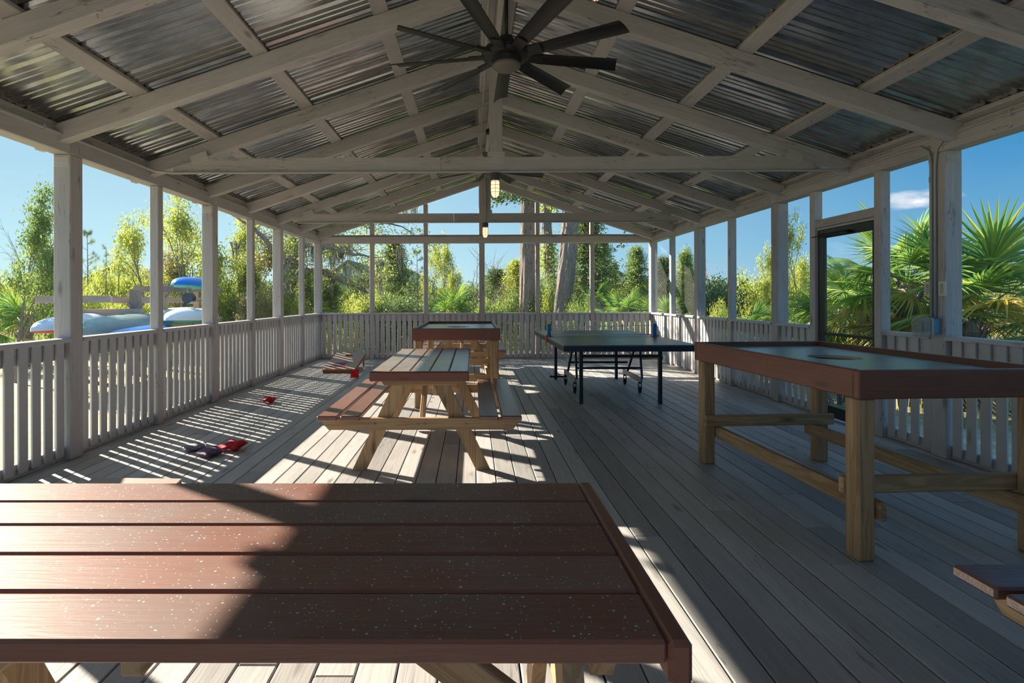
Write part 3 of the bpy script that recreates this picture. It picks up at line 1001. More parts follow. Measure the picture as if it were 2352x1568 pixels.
game_table('near red-brown game table on the right with a round hole in its grey-green top', (1.857, 2.59, 0), math.radians(3.2), 1.04, 1.70)
game_table('farther red-brown game table with a round hole, between two picnic tables', (-.711, 6.25, 0), 0, 1.026, 1.95)

# ------------------------------------------------------------------ table tennis table
tt = thing('table_tennis_table', 'blue-green folding table tennis table on wheels near the right wall', 'table tennis table', (1.01, 6.03, 0))
W, L, Z = 1.525, 2.74, .76
for k, (a, b_) in enumerate(((0, L / 2 - .004), (L / 2 + .004, L))):
    mb = MB(); mb.box(.0, W, a, b_, Z - .018, Z, ch=.003); top = mb.build('table_half', M['navytop'], tt)
    mb = MB()
    mb.box(.002, .02, a, b_, Z + .0003, Z + .0012, ch=0); mb.box(W - .02, W - .002, a, b_, Z + .0003, Z + .0012, ch=0)
    mb.box(W / 2 - .0015, W / 2 + .0015, a, b_, Z + .0003, Z + .0012, ch=0)
    e = (0, .018) if k == 0 else (L - .018, L)
    mb.box(.021, W - .021, e[0] + .001, e[1] - .001, Z + .0003, Z + .0012, ch=0)
    mb.build('white_line', M['line'], top)
    mb = MB()
    mb.box(.004, .03, a + .002, b_ - .002, Z - .075, Z - .019); mb.box(W - .03, W - .004, a + .002, b_ - .002, Z - .075, Z - .019)
    mb.box(.031, W - .031, a + .004, a + .03, Z - .075, Z - .019); mb.box(.031, W - .031, b_ - .03, b_ - .004, Z - .075, Z - .019)
    mb.build('apron', M['navy'], tt)
for (yy, s) in ((.50, 1), (2.50, -1)):
    for xx in (.30, 1.26):
        mb = MB(); mb.box(xx - .022, xx + .022, yy - .022, yy + .022, 0, Z - .0755); lg = mb.build('leg', M['navy'], tt)
    mb = MB(); mb.box(.323, 1.237, yy - .014, yy + .014, .565, .60); mb.build('leg_crossbar', M['navy'], tt)
mb = MB(); mb.box(.2, .48, 2.46, 2.485, .03, .06); mb.build('foot_bar', M['navy'], tt)
for xx in (.36, 1.24):
    mb = MB(); mb.box(xx - .012, xx + .012, 1.15, 2.02, .155, .225); mb.build('trolley_bar', M['greym'], tt)
    for (ya, yb) in ((1.22, .98), (1.92, 1.72)):
        mb = MB(); mb.beam((xx + .028, ya, .19), (xx + .028, yb + (.35 if ya < 1.5 else -.28), Z - .08), .028, .028); mb.build('folding_strut', M['navy'], tt)
    mb = MB(); mb.beam((xx + .06, 1.30, .46), (xx + .06, .52, .56), .012, .03); mb.beam((xx + .06, 1.85, .46), (xx + .06, 2.48, .56), .012, .03); mb.build('brace', M['greym'], tt)
    for yy in (1.21, 1.93):
        c = thing('caster', None, None, (xx, yy, 0)); c.parent = tt
        mb = MB(); mb.lathe([(.01, -.012), (.042, -.012), (.045, -.006), (.045, .006), (.042, .012), (.01, .012)], c=(0, .02, .045), n=20, axis='x'); mb.build('wheel', M['rubber'], c)
        mb = MB(); mb.box(-.022, -.016, -.005, .035, .04, .13); mb.box(.016, .022, -.005, .035, .04, .13); mb.box(-.022, .022, -.005, .03, .13, .155); mb.build('fork', M['black'], c)
for yy in (1.24, 1.90):
    mb = MB(); mb.box(.39, 1.27, yy - .014, yy + .014, .325, .355); mb.build('trolley_crossbar', M['navy'], tt)
net = thing('table_tennis_net', 'clip-on net with blue posts and white cords across the table tennis table', 'net', (1.01, 7.40, .762))
for s, xx in ((-1, .035), (1, W - .035)):
    mb = MB(); mb.frame((xx, 0, .085), (0, 0, 1), (1, 0, 0), (0, 1, 0), .085, .022, .022, ch=.006); mb.build('net_post', M['blue'], net)
    mb = MB(); mb.box(xx - .05 if s < 0 else xx + .023, xx - .023 if s < 0 else xx + .05, -.02, .02, -.085, .02); mb.box(xx - .05, xx + .05, -.02, .02, -.0015, .006, ch=.001); mb.build('clamp', M['orangep'], net)
mb = MB(); mb.tube([(.06, 0, .138), (W / 2, 0, .134), (W - .06, 0, .150)], .004, 6); mb.build('top_cord', M['white'], net)
mb = MB(); mb.box(.06, W - .06, -.004, .004, .012, .030, ch=.001); mb.build('bottom_band', M['white'], net)

# ------------------------------------------------------------------ corn hole boards and bean bags
def corn(label, loc, rz, W=.58, L=1.02, H=.24):
    r = thing('cornhole_board', label, 'game board', loc, rz)
    a = math.atan2(H - .07, L)
    R = Matrix.Rotation(a, 4, 'X')
    V = []; F = []; n = 28
    cx, cy, RR = W / 2, L * .80, .076
    ang = [2 * PI * k / n for k in range(n)]; outer = []
    for an in ang:
        dx, dy = math.cos(an), math.sin(an)
        tx = abs((W / 2) / dx) if abs(dx) > 1e-6 else 1e9
        ty = ((L - cy) / dy) if dy > 1e-6 else ((-cy / dy) if dy < -1e-6 else 1e9)
        t_ = min(tx, ty); outer.append((cx + dx * t_, cy + dy * t_))
    for (px, py) in ((W, L), (0, L), (0, 0), (W, 0)):
        k = min(range(n), key=lambda i: (outer[i][0] - px) ** 2 + (outer[i][1] - py) ** 2); outer[k] = (px, py)
    for z in (.07, .058):
        for an in ang: V.append((cx + RR * math.cos(an), cy + RR * math.sin(an), z))
        for p in outer: V.append((p[0], p[1], z))
    for k in range(n):
        k2 = (k + 1) % n
        F += [[k, n + k, n + k2, k2], [2 * n + k, 2 * n + k2, 3 * n + k2, 3 * n + k], [k, k2, 2 * n + k2, 2 * n + k], [n + k, 3 * n + k, 3 * n + k2, n + k2]]
    mb = MB(); mb.add([R @ Vector(v) for v in V], F, [(v[1], v[0], v[2]) for v in V]); tp = mb.build('playing_surface', M['boardtop'], r)
    for nm, m_, pts in (('painted_stripe', M['purple'], ((.08, .30), (.12, .36))), ('painted_stripe', M['kred'], ((.15, .36), (.12, .20))), ('painted_stripe', M['navytop'], ((.20, .42), (.36, .42)))):
        mb = MB()
        V = [(pts[0][0], pts[1][0], .0706), (pts[0][1], pts[1][0], .0706), (pts[0][1] + .06, pts[1][1], .0706), (pts[0][0] + .06, pts[1][1], .0706)]
        mb.add([R @ Vector(v) for v in V], [[0, 1, 2, 3]]); mb.build(nm, m_, tp)
    mb = MB()
    R3 = R.to_3x3()
    def bx(x0, x1, y0, y1, z0, z1):
        mb.frame(R @ Vector(((x0 + x1) / 2, (y0 + y1) / 2, (z0 + z1) / 2)), R3 @ Vector((0, 1, 0)), R3 @ Vector((1, 0, 0)), R3 @ Vector((0, 0, 1)), (y1 - y0) / 2, (x1 - x0) / 2, (z1 - z0) / 2)
    bx(0, .02, 0, L, .002, .0575); bx(W - .02, W, 0, L, .002, .0575); bx(.021, W - .021, 0, .02, .002, .0575); bx(.021, W - .021, L - .02, L, .002, .0575)
    mb.build('board_frame', M['orange'], r)
    for xx in (.035, W - .035):
        top = R @ Vector((xx, L - .07, .02))
        mb = MB(); mb.beam((xx, top.y + .02, .002), (xx, top.y, top.z), .02, .045, up=(0, 1, 0)); mb.build('leg', M['orange'], r)
    return r
corn('cornhole board in the far left corner, striped with sunlight', (-2.62, 9.28, 0), 0, W=.56, L=1.0, H=.26)
corn('cornhole board on the deck just behind the foreground table, mostly hidden', (-2.22, 2.12, 0), math.radians(-2), W=.52, L=.98, H=.275)

def bag(label, loc, rz, mat, size=.15, h=.05, tilt=(0, 0), seed=0):
    rnd_ = random.Random(seed)
    n = 14; V = []; F = []
    for sgn in (1, -1):
        for i in range(n + 1):
            for j in range(n + 1):
                u, v = -1 + 2 * i / n, -1 + 2 * j / n
                e = max(0, (1 - abs(u) ** 3) * (1 - abs(v) ** 3))
                z = sgn * h / 2 * e ** .5 * (1 + .25 * math.sin(3 * u + seed) * math.cos(2.4 * v + seed))
                pin = 1 - .10 * (1 - u * u) if abs(v) > .99 else 1
                x = u * size / 2 * (1 - .045 * (1 - v * v)); y = v * size / 2 * (1 - .045 * (1 - u * u))
                V.append((x, y, z + .006 * math.sin(5 * u + 2 * v + seed)))
        b0 = 0 if sgn > 0 else (n + 1) ** 2
        for i in range(n):
            for j in range(n):
                a = b0 + i * (n + 1) + j
                F.append([a, a + n + 1, a + n + 2, a + 1] if sgn > 0 else [a, a + 1, a + n + 2, a + n + 1])
    R = Matrix.Rotation(rz, 3, 'Z') @ Matrix.Rotation(tilt[0], 3, 'X') @ Matrix.Rotation(tilt[1], 3, 'Y')
    P = [R @ Vector(v) for v in V]
    zm = min(p.z for p in P)
    P = [(p.x, p.y, p.z - zm + .001) for p in P]
    mb = MB(); mb.add(P, F); o = mb.build('bean_bag', mat, smooth=True, loc=loc)
    bm = bmesh.new(); bm.from_mesh(o.data); bmesh.ops.remove_doubles(bm, verts=bm.verts, dist=.0008); bm.to_mesh(o.data); bm.free()
    return tag(o, label, 'bean bag')
bag('flat grey bean bag on the sun-striped deck, left of the purple one', (-2.39, 4.58, 0), .5, M['greyc'], .175, .045, seed=1)
bag('faded purple bean bag in front of the red one on the deck', (-2.17, 4.40, 0), .9, M['purple'], .17, .06, seed=2)
bag('red bean bag lying behind the purple one on the sun-striped deck', (-2.06, 4.57, 0), -.25, M['red'], .18, .065, seed=3)
bag('red bean bag alone in the stripes of sun halfway down the deck', (-2.53, 6.62, 0), .3, M['red'], .15, .065, seed=4)
bag('red bean bag standing against the corner of the far cornhole board', (-1.935, 8.72, 0), .15, M['red'], .14, .035, tilt=(1.15, .12), seed=5)

# ------------------------------------------------------------------ outside: ground
mb = MB()
n = 40
gx = np.linspace(-90, 90, n); gy = np.linspace(-25, 150, n)
V = [(float(a), float(b_), GZ + (0 if (abs(a) < 12 and b_ < 22) else .12 * math.sin(a * .21) * math.cos(b_ * .17))) for b_ in gy for a in gx]
F = [[j * n + i, j * n + i + 1, (j + 1) * n + i + 1, (j + 1) * n + i] for j in range(n - 1) for i in range(n - 1)]
mb.add(V, F)
gr = mb.build('ground', M['ground'], smooth=True); tag(gr, 'sandy ground with patches of grass around the pavilion', 'ground', kind='structure')

def at(px, Y): return (px - 1087) * Y / FPX
def zat(py, Y): return CAMZ + (684 - py) * Y / FPX

# ------------------------------------------------------------------ vegetation
def leaves(C, size, aspect=.5, rng=RNG, up=0.0, rnd=None):
    """one diamond leaf per centre"""
    n = len(C)
    d = rng.normal(size=(n, 3)); d[:, 2] += up; d /= np.linalg.norm(d, axis=1)[:, None]
    e = rng.normal(size=(n, 3)); e -= d * (e * d).sum(1)[:, None]; e /= np.linalg.norm(e, axis=1)[:, None]
    s = size * rng.uniform(.6, 1.35, size=(n, 1))
    f = np.cross(d, e) * s * .12
    V = np.empty((n, 4, 3))
    V[:, 0] = C - d * s * .5; V[:, 1] = C + e * s * aspect * .5 + f; V[:, 2] = C + d * s * .5; V[:, 3] = C - e * s * aspect * .5 + f
    Q = np.arange(n * 4).reshape(n, 4)
    r = rng.random(n) if rnd is None else rnd
    return V.reshape(-1, 3), Q, np.repeat(r, 4)

def skeleton(mb, p, d, L, r, depth, rng, tips, spread=.6, n=4, droop=0.0, segs=3, kids=(2, 4)):
    pts = [Vector(p)]; dd = Vector(d).normalized()
    for i in range(segs):
        dd = (dd + Vector((rng.uniform(-1, 1), rng.uniform(-1, 1), rng.uniform(-.6, .8) - droop)) * .22).normalized()
        pts.append(pts[-1] + dd * L / segs)
    mb.tube(pts, [r * (1 - .45 * i / segs) for i in range(segs + 1)], n + (2 if depth > 2 else 0), cap=False)
    if depth <= 0:
        tips.append(pts[-1]); tips.append(pts[-2]); return
    for k in range(rng.randint(*kids)):
        i = rng.randint(1, segs)
        nd = (dd + Vector((rng.uniform(-1, 1), rng.uniform(-1, 1), rng.uniform(-.5, .7) - droop)) * spread).normalized()
        skeleton(mb, pts[i], nd, L * rng.uniform(.55, .8), r * .55, depth - 1, rng, tips, spread, n, droop, segs, kids)
    skeleton(mb, pts[-1], dd, L * .7, r * .55, depth - 1, rng, tips, spread, n, droop, segs, kids)

ROOTS = {}
PROTO_USED = set()
def reg(key, parts):
    """parts: list of (name, mesh)"""
    ROOTS[key] = parts

def leafcloud(tips, per, rad, size, seed, flat=.7, aspect=.5):
    g = np.random.default_rng(seed)
    T = np.array([tuple(t_) for t_ in tips])
    C = np.repeat(T, per, axis=0) + g.normal(size=(len(T) * per, 3)) * rad * np.array([1, 1, flat])
    base = np.repeat(g.random(len(T)), per)
    r = np.clip(base * .6 + g.random(len(C)) * .4, 0, 1)
    return leaves(C, size, aspect, g, rnd=r)

def mkmesh_from(mb, name, mat):
    o = mb.build(name, mat); me = o.data; bpy.data.objects.remove(o); return me

# airy broadleaf trees (height ~5)
for i, mt in enumerate(('leafY', 'leafG', 'leafB')):
    rg = random.Random(20 + i); mb = MB(); tips = []
    skeleton(mb, (0, 0, 0), (rg.uniform(-.1, .1), 0, 1), 1.9, .075, 3, rg, tips, spread=.8, kids=(2, 3))
    V, Q, r_ = leafcloud(tips, 75 if i != 1 else 110, .20, .10, 30 + i)
    zmax = float(np.quantile(V[:, 2], .96))
    reg('broad%d' % i, (zmax, [('trunk', mkmesh_from(mb, 'trunk', M['bark'])), ('foliage', fast_mesh('foliage', V, Q, r_, M[mt]))]))
# bare trees
for i in range(2):
    rg = random.Random(50 + i); mb = MB(); tips = []
    skeleton(mb, (0, 0, 0), (.1, 0, 1), 1.8, .06, 4, rg, tips, spread=.85, kids=(1, 3), segs=4, n=3)
    reg('bare%d' % i, (max(t_.z for t_ in tips), [('trunk', mkmesh_from(mb, 'trunk', M['bark']))]))
# cedars: cone of feathery sprays
for i, mt in enumerate(('leafD', 'leafG', 'leafY')):
    g = np.random.default_rng(60 + i); rg = random.Random(60 + i)
    nb = 420; H = 5.0
    hb = g.random(nb) ** .8 * .93 + .05
    ang = g.random(nb) * 2 * PI
    rad = (1 - hb) ** .75 * 1.25 * g.uniform(.55, 1.12, nb) + .05
    tips = []
    mb = MB(); mb.tube([(0, 0, 0), (.03, 0, 2), (0, .02, H * .97)], [.09, .06, .01], 7)
    C = []; rr = []
    for k in range(nb):
        z0 = hb[k] * H; rr_ = rad[k]; c_, s_ = math.cos(ang[k]), math.sin(ang[k])
        if k % 5 == 0: mb.tube([(0, 0, z0), (c_ * rr_ * .8, s_ * rr_ * .8, z0 + rr_ * .35)], [.014, .004], 3, cap=False)
        m_ = 42
        tt_ = g.random(m_) ** .6
        P = np.stack([c_ * rr_ * tt_, s_ * rr_ * tt_, z0 + rr_ * .4 * tt_ ** 1.5], 1) + g.normal(size=(m_, 3)) * (.05 + .07 * tt_[:, None])
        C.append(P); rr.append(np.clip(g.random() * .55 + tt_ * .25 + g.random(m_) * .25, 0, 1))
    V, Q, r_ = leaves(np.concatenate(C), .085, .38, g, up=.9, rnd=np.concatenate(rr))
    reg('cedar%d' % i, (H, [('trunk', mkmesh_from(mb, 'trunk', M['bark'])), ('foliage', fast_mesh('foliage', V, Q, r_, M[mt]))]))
# young pines: bare pole, tufts of needles
for i in range(2):
    g = np.random.default_rng(80 + i); rg = random.Random(80 + i)
    mb = MB(); mb.tube([(0, 0, 0), (.05, .02, 2), (0, 0, 4.9)], [.06, .045, .012], 6)
    VV = []; QQ = []; RR = []; base = 0
    nt_ = 46 if i == 0 else 16
    for k in range(nt_):
        z0 = rg.uniform(1.6, 4.9) if i == 0 else rg.uniform(3.2, 4.95)
        a = rg.uniform(0, 2 * PI); L_ = (5.4 - z0) * rg.uniform(.18, .40) if i == 0 else rg.uniform(.05, .5)
        e = Vector((math.cos(a) * L_, math.sin(a) * L_, z0 + L_ * .35))
        mb.tube([(0, 0, z0), e], [.012, .005], 3, cap=False)
        m_ = 90
        d = g.normal(size=(m_, 3)); d[:, 2] += .35; d /= np.linalg.norm(d, axis=1)[:, None]
        s = g.uniform(.10, .20, size=(m_, 1)); w_ = np.cross(d, g.normal(size=(m_, 3))); w_ /= np.linalg.norm(w_, axis=1)[:, None]
        P0 = np.array(e) + g.normal(size=(m_, 3)) * .04
        v = np.stack([P0 - w_ * .004, P0 + w_ * .004, P0 + d * s], 1)
        VV.append(v.reshape(-1, 3)); QQ.append(np.arange(m_ * 3).reshape(m_, 3) + base); base += m_ * 3; RR.append(np.full(m_ * 3, g.random()))
    reg('pine%d' % i, (5.0, [('trunk', mkmesh_from(mb, 'trunk', M['bark'])), ('foliage', fast_mesh('foliage', np.concatenate(VV), np.concatenate(QQ), np.concatenate(RR), M['leafD' if i == 0 else 'leafG']))]))
# bushes (height ~2)
for i, mt in enumerate(('leafG', 'leafY', 'leafD', 'leafB')):
    g = np.random.default_rng(90 + i); rg = random.Random(90 + i); mb = MB(); tips = []
    for k in range(9):
        a = rg.uniform(0, 2 * PI)
        skeleton(mb, (math.cos(a) * .12, math.sin(a) * .12, 0), (math.cos(a) * .8, math.sin(a) * .8, 1.0), .65, .02, 2, rg, tips, spread=.75, segs=2, kids=(2, 3), n=3)
    V, Q, r_ = leafcloud(tips, 26, .15, .07, 95 + i)
    extra = g.normal(size=(3500, 3)); extra /= np.linalg.norm(extra, axis=1)[:, None]
    extra *= g.uniform(.55, 1.0, (3500, 1)); extra[:, 2] = np.abs(extra[:, 2]) * 1.25
    extra *= np.array([1.05, 1.05, 1.0]) * (1 + .18 * np.sin(extra[:, :1] * 7 + i) * np.cos(extra[:, 1:2] * 6))
    V2, Q2, r2 = leaves(extra, .075, .5, g)
    V, Q, r_ = np.concatenate([V, V2]), np.concatenate([Q, Q2 + len(V)]), np.concatenate([r_, r2])
    reg('bush%d' % i, (float(np.quantile(V[:, 2], .995)), [('stems', mkmesh_from(mb, 'stems', M['bark'])), ('foliage', fast_mesh('foliage', V, Q, r_, M[mt]))]))

def plant(key, name, label, cat, px, top, Y, wpx=None, group=None, rz=None, base=GZ, lean=0):
    H, parts = ROOTS[key]
    X = at(px, Y)
    h = zat(top, Y) - base
    sz = h / H
    r = thing(name, label, cat, (X, Y, base - .02), random.uniform(0, 6.28) if rz is None else rz, group)
    me = parts[-1][1]
    co = np.empty(len(me.vertices) * 3, dtype=np.float32); me.vertices.foreach_get('co', co); co = co.reshape(-1, 3)
    wid = float(np.quantile(co[:, 0], .97) - np.quantile(co[:, 0], .03))
    sx = sz if wpx is None else (wpx * Y / FPX) / wid
    r.scale = (sx, sx, sz)
    if lean: r.rotation_euler = (0, lean, 0)
    for nm, me in parts:
        o = bpy.data.objects.new(nm, me); COL.objects.link(o); o.parent = r
    return r

GL = 'trees and shrubs beyond the left railing'
GF = 'trees and shrubs beyond the far railing'
GR = 'trees and shrubs beyond the right railing'
PL = [
 # left side
 ('broad1', 'broadleaf_tree', 'leafy tree with dark bark at the left edge of the picture', 'tree', 30, 448, 10.5, 150),
 ('bare0', 'bare_tree', 'bare branched tree behind the leafy tree at the left edge', 'tree', 100, 436, 14, 60),
 ('pine0', 'evergreen_tree', 'dark sparse evergreen just right of the nearest left post', 'tree', 197, 525, 18, 60),
 ('pine1', 'young_pine', 'thin young pine with a tuft on top, left of the other thin pine', 'tree', 241, 560, 19, 26),
 ('pine1', 'young_pine', 'taller thin young pine right of its neighbour above the kayak rack', 'tree', 270, 552, 20, 24),
 ('bush1', 'shrub', 'bright green round shrub below the thin pines', 'shrub', 240, 612, 21, 60),
 ('broad0', 'broadleaf_tree', 'yellow-green tree reaching the beam between the second and third left posts', 'tree', 425, 466, 15, 190),
 ('broad0', 'broadleaf_tree', 'yellow-green tree behind the left intermediate post', 'tree', 345, 518, 18, 150),
 ('broad2', 'broadleaf_tree', 'olive tree crown behind the blue kayak', 'tree', 470, 540, 19, 110),
 ('broad0', 'broadleaf_tree', 'pale yellow tree between the third and fourth left posts', 'tree', 535, 520, 16, 120),
 ('broad2', 'broadleaf_tree', 'tall olive tree touching the beam left of the fourth post', 'tree', 590, 500, 19, 130),
 ('cedar1', 'evergreen_tree', 'green evergreen low behind the fourth left post', 'tree', 570, 600, 16, 80),
 ('broad1', 'broadleaf_tree', 'shaded leafy tree right of the fourth left post', 'tree', 665, 545, 17, 90),
 ('cedar1', 'evergreen_tree', 'evergreen between the last two left posts', 'tree', 700, 615, 16, 60),
 # far side
 ('cedar1', 'evergreen_tree', 'dense evergreen in the lower left of the far left opening', 'tree', 758, 628, 17, 70),
 ('cedar0', 'evergreen_tree', 'tall dark evergreen in the second far opening', 'tree', 905, 552, 20, 85),
 ('pine0', 'young_pine', 'slim pine with separate tufts left of the third far stud', 'tree', 958, 572, 19, 60),
 ('pine0', 'young_pine', 'pine with tufts close to the third far stud', 'tree', 925, 610, 24, 60),
 ('broad0', 'broadleaf_tree', 'young bright green tree in the third far opening', 'tree', 1022, 560, 18, 75),
 ('broad0', 'broadleaf_tree', 'yellow-green tree right beside the third far stud', 'tree', 985, 566, 22, 70),
 ('bare1', 'bare_tree', 'bare tree left of the centre post of the far wall', 'tree', 1078, 565, 19, 80),
 ('bare0', 'bare_tree', 'bare twigs reaching right of the centre post', 'tree', 1128, 560, 22, 100),
 ('bush2', 'shrub', 'dark green thicket low in the second far opening', 'shrub', 948, 672, 17, 100),
 ('bush1', 'shrub', 'pale yellow-green shrub beside the dark thicket', 'shrub', 862, 668, 18, 90),
 ('bush1', 'shrub', 'yellow-green shrub low in the far left opening', 'shrub', 812, 676, 19, 70),
 ('cedar2', 'evergreen_tree', 'yellow-green conical evergreen left of the first big trunk', 'tree', 1188, 596, 21, 80),
 ('cedar0', 'evergreen_tree', 'blue-green rounded evergreen right of the centre post', 'tree', 1140, 618, 22, 90),
 ('bush0', 'shrub', 'light leafy shrub at the foot of the first big trunk', 'shrub', 1150, 672, 16, 70),
 ('bush1', 'shrub', 'yellow shrub between the two big trunks', 'shrub', 1258, 665, 17, 50),
 ('bush0', 'shrub', 'green shrub between the two big trunks, farther back', 'shrub', 1240, 640, 22, 60),
 ('cedar0', 'evergreen_tree', 'large dark evergreen right of the leaning trunk', 'tree', 1345, 478, 19, 120),
 ('cedar1', 'evergreen_tree', 'evergreen crown right of the fifth far stud', 'tree', 1385, 548, 21, 60),
 ('cedar0', 'evergreen_tree', 'small pointed evergreen beside the far white house', 'tree', 1412, 604, 26, 24),
 ('cedar1', 'evergreen_tree', 'pointed columnar evergreen left of the far right corner post', 'tree', 1462, 568, 20, 66),
 ('bush1', 'shrub', 'bright yellow-green shrub behind the far right palmetto', 'shrub', 1430, 648, 20, 90),
 ('bush0', 'shrub', 'low leafy shrub left of the fifth far stud', 'shrub', 1340, 678, 15, 50),
 # right side
 ('cedar0', 'evergreen_tree', 'dark evergreen just right of the far right corner post', 'tree', 1522, 592, 17, 60),
 ('cedar1', 'evergreen_tree', 'tall evergreen left of the second right post', 'tree', 1572, 580, 18, 60),
 ('broad1', 'broadleaf_tree', 'dark leafy tree touching the second right post', 'tree', 1600, 585, 19, 60),
 ('bare1', 'bare_tree', 'twisted bare tree in the right wall, left of the third post', 'tree', 1645, 548, 21, 85),
 ('bush2', 'shrub', 'dark evergreen thicket under the twisted bare tree', 'shrub', 1645, 640, 17, 110),
 ('bush1', 'shrub', 'bright green low shrub under the twisted bare tree', 'shrub', 1662, 690, 13, 50),
 ('broad0', 'broadleaf_tree', 'sunny yellow tree rising behind the third right post', 'tree', 1755, 582, 20, 70),
 ('bush1', 'shrub', 'yellow hazy bush left of the third right post', 'shrub', 1735, 625, 22, 110),
 ('broad0', 'broadleaf_tree', 'yellow-green tree left of the door', 'tree', 1832, 515, 19, 85),
 ('bush1', 'shrub', 'yellow-green bush left of the door', 'shrub', 1820, 600, 21, 100),
 ('bare0', 'bare_tree', 'bare twiggy tree seen through the door glass', 'tree', 1985, 560, 16, 130),
 ('bush3', 'shrub', 'brownish shrub seen through the door glass', 'shrub', 1960, 655, 16, 140),
 ('bush3', 'shrub', 'brownish shrub right of the door', 'shrub', 2090, 668, 18, 140),
 ('bush3', 'shrub', 'pale shrub behind the large right palm', 'shrub', 2260, 672, 19, 160),
]
for (key, nm, lab, cat, px, top, Y, wpx) in PL:
    g_ = GL if px < 720 else (GF if px < 1490 else GR)
    plant(key, nm, lab, cat, px, top, Y, wpx, group=None)

# thicket rows behind
OPEN = [(-500, 'nearest left'), (155, 'second left'), (345, 'third left'), (478, 'fourth left'), (560, 'fifth left'), (633, 'sixth left'), (682, 'seventh left'),
        (722, 'first far'), (853, 'second far'), (977, 'third far'), (1106, 'fourth far'), (1234, 'fifth far'), (1359, 'sixth far'),
        (1490, 'farthest right'), (1540, 'second farthest right'), (1603, 'third farthest right'), (1686, 'fourth farthest right'), (1790, 'narrow right'), (1880, 'door'), (2030, 'post-side right'), (2190, 'nearest right')]
rg = random.Random(5)
def row(label, group, x0, x1, step, Y, t0, t1, keys, wf=1.5):
    px = x0
    while px < x1:
        y = Y + rg.uniform(-1.5, 1.5)
        q = px + rg.uniform(-.3, .3) * step
        k_ = [i for i in range(len(OPEN)) if q >= OPEN[i][0]][-1] if q >= OPEN[0][0] else 0
        cnt[(label, k_)] = cnt.get((label, k_), 0) + 1
        lab = '%s, %s from the left in the %s opening' % (label, 'first second third fourth fifth sixth seventh eighth ninth'.split()[cnt[(label, k_)] - 1], OPEN[k_][1])
        plant(rg.choice(keys), 'shrub', lab, 'shrub', q, rg.uniform(t0, t1), y, step * wf, group=group)
        px += step
cnt = {}
row('thicket shrub beyond the kayak rack', 'thicket beyond the left railing', -60, 720, 42, 23, 612, 650, ['bush0', 'bush1', 'bush3', 'bush1'])
row('low undergrowth shrub', 'undergrowth beyond the left railing', 150, 720, 48, 15, 655, 690, ['bush0', 'bush1', 'bush3'])
row('back thicket shrub', 'thicket beyond the far railing', 735, 1500, 40, 26, 630, 662, ['bush0', 'bush1', 'bush2', 'bush0'])
row('low front undergrowth shrub', 'undergrowth beyond the far railing', 830, 1500, 52, 19, 675, 698, ['bush0', 'bush1', 'bush3'])
row('marsh-edge shrub', 'distant shrubs beyond the right railing', 1500, 2420, 46, 34, 640, 664, ['bush1', 'bush0', 'bush3'])
row('distant horizon bush', 'distant tree line', -80, 2440, 75, 55, 628, 655, ['bush2', 'bush0'], 1.6)

# big pine trunks beyond the far wall
def trunk_tree(name, label, pts, radii, vine=False):
    r = thing(name, label, 'tree', pts[0])
    p0 = Vector(pts[0])
    P = []; Rr = []
    for i in range(len(pts) - 1):
        for k in range(8):
            a = k / 8
            P.append(Vector(pts[i]).lerp(Vector(pts[i + 1]), a) - p0); Rr.append(radii[i] * (1 - a) + radii[i + 1] * a)
    P.append(Vector(pts[-1]) - p0); Rr.append(radii[-1])
    n = 36; V = []; F = []; G = []
    g = random.Random(len(label))
    ph = [g.uniform(0, 6.28) for _ in range(6)]
    for i, p in enumerate(P):
        for k in range(n):
            a = 2 * PI * k / n
            z = p.z
            rr_ = Rr[i] * (1 + .05 * math.sin(5 * a + ph[0] + z * 1.3) + .045 * math.sin(11 * a + ph[1] - z * 2.1) + .03 * g.uniform(-1, 1) + .10 * max(0, 1 - z / .8) * math.sin(3 * a + ph[2]) ** 2)
            V.append((p.x + rr_ * math.cos(a), p.y + rr_ * math.sin(a), p.z)); G.append((z, math.cos(a) * Rr[i], math.sin(a) * Rr[i]))
    for i in range(len(P) - 1):
        for k in range(n):
            a = i * n + k; b_ = i * n + (k + 1) % n
            F.append([a, b_, b_ + n, a + n])
    F.append([(len(P) - 1) * n + k for k in range(n)])
    mb = MB(); mb.add(V, F, G); mb.build('trunk', M['bark'], r)
    return r
Yt = 17.5
trunk_tree('pine_tree', 'straight thick pine trunk right of the centre post, beyond the far wall',
           [(at(1211, Yt), Yt, GZ - .1), (at(1213, Yt), Yt, 2), (at(1215, Yt), Yt, 5), (at(1222, Yt), Yt, 9)], [.285, .26, .25, .20])
Yt = 16.0
trunk_tree('pine_tree', 'leaning curved thick pine trunk between the fourth and fifth far studs',
           [(at(1288, Yt), Yt, GZ - .1), (at(1290, Yt), Yt, .9), (at(1302, Yt), Yt, 2.2), (at(1312, Yt), Yt, 3.8), (at(1318, Yt), Yt, 8)], [.27, .25, .25, .24, .19])
Yt = 24.0
vt = trunk_tree('pine_tree', 'darker vine-covered trunk standing behind the two thick trunks',
           [(at(1268, Yt), Yt, GZ - .1), (at(1264, Yt), Yt, 2.2), (at(1256, Yt), Yt, 4.5), (at(1262, Yt), Yt, 9)], [.25, .23, .22, .18])
g = np.random.default_rng(3)
m_ = 1500
zz = g.uniform(1.2, 6.3, m_); keep = (np.sin(zz * 2.2) + g.normal(size=m_) * .5) > -.1; zz = zz[keep]
aa = g.uniform(0, 2 * PI, len(zz)); rr_ = .27 + g.random(len(zz)) * .16
C = np.stack([np.cos(aa) * rr_ + np.interp(zz, [0, 2.5, 4.9, 9.3], [0, -.08, -.23, -.12]), np.sin(aa) * rr_, zz], 1)
V, Q, r_ = leaves(C, .13, .8, g)
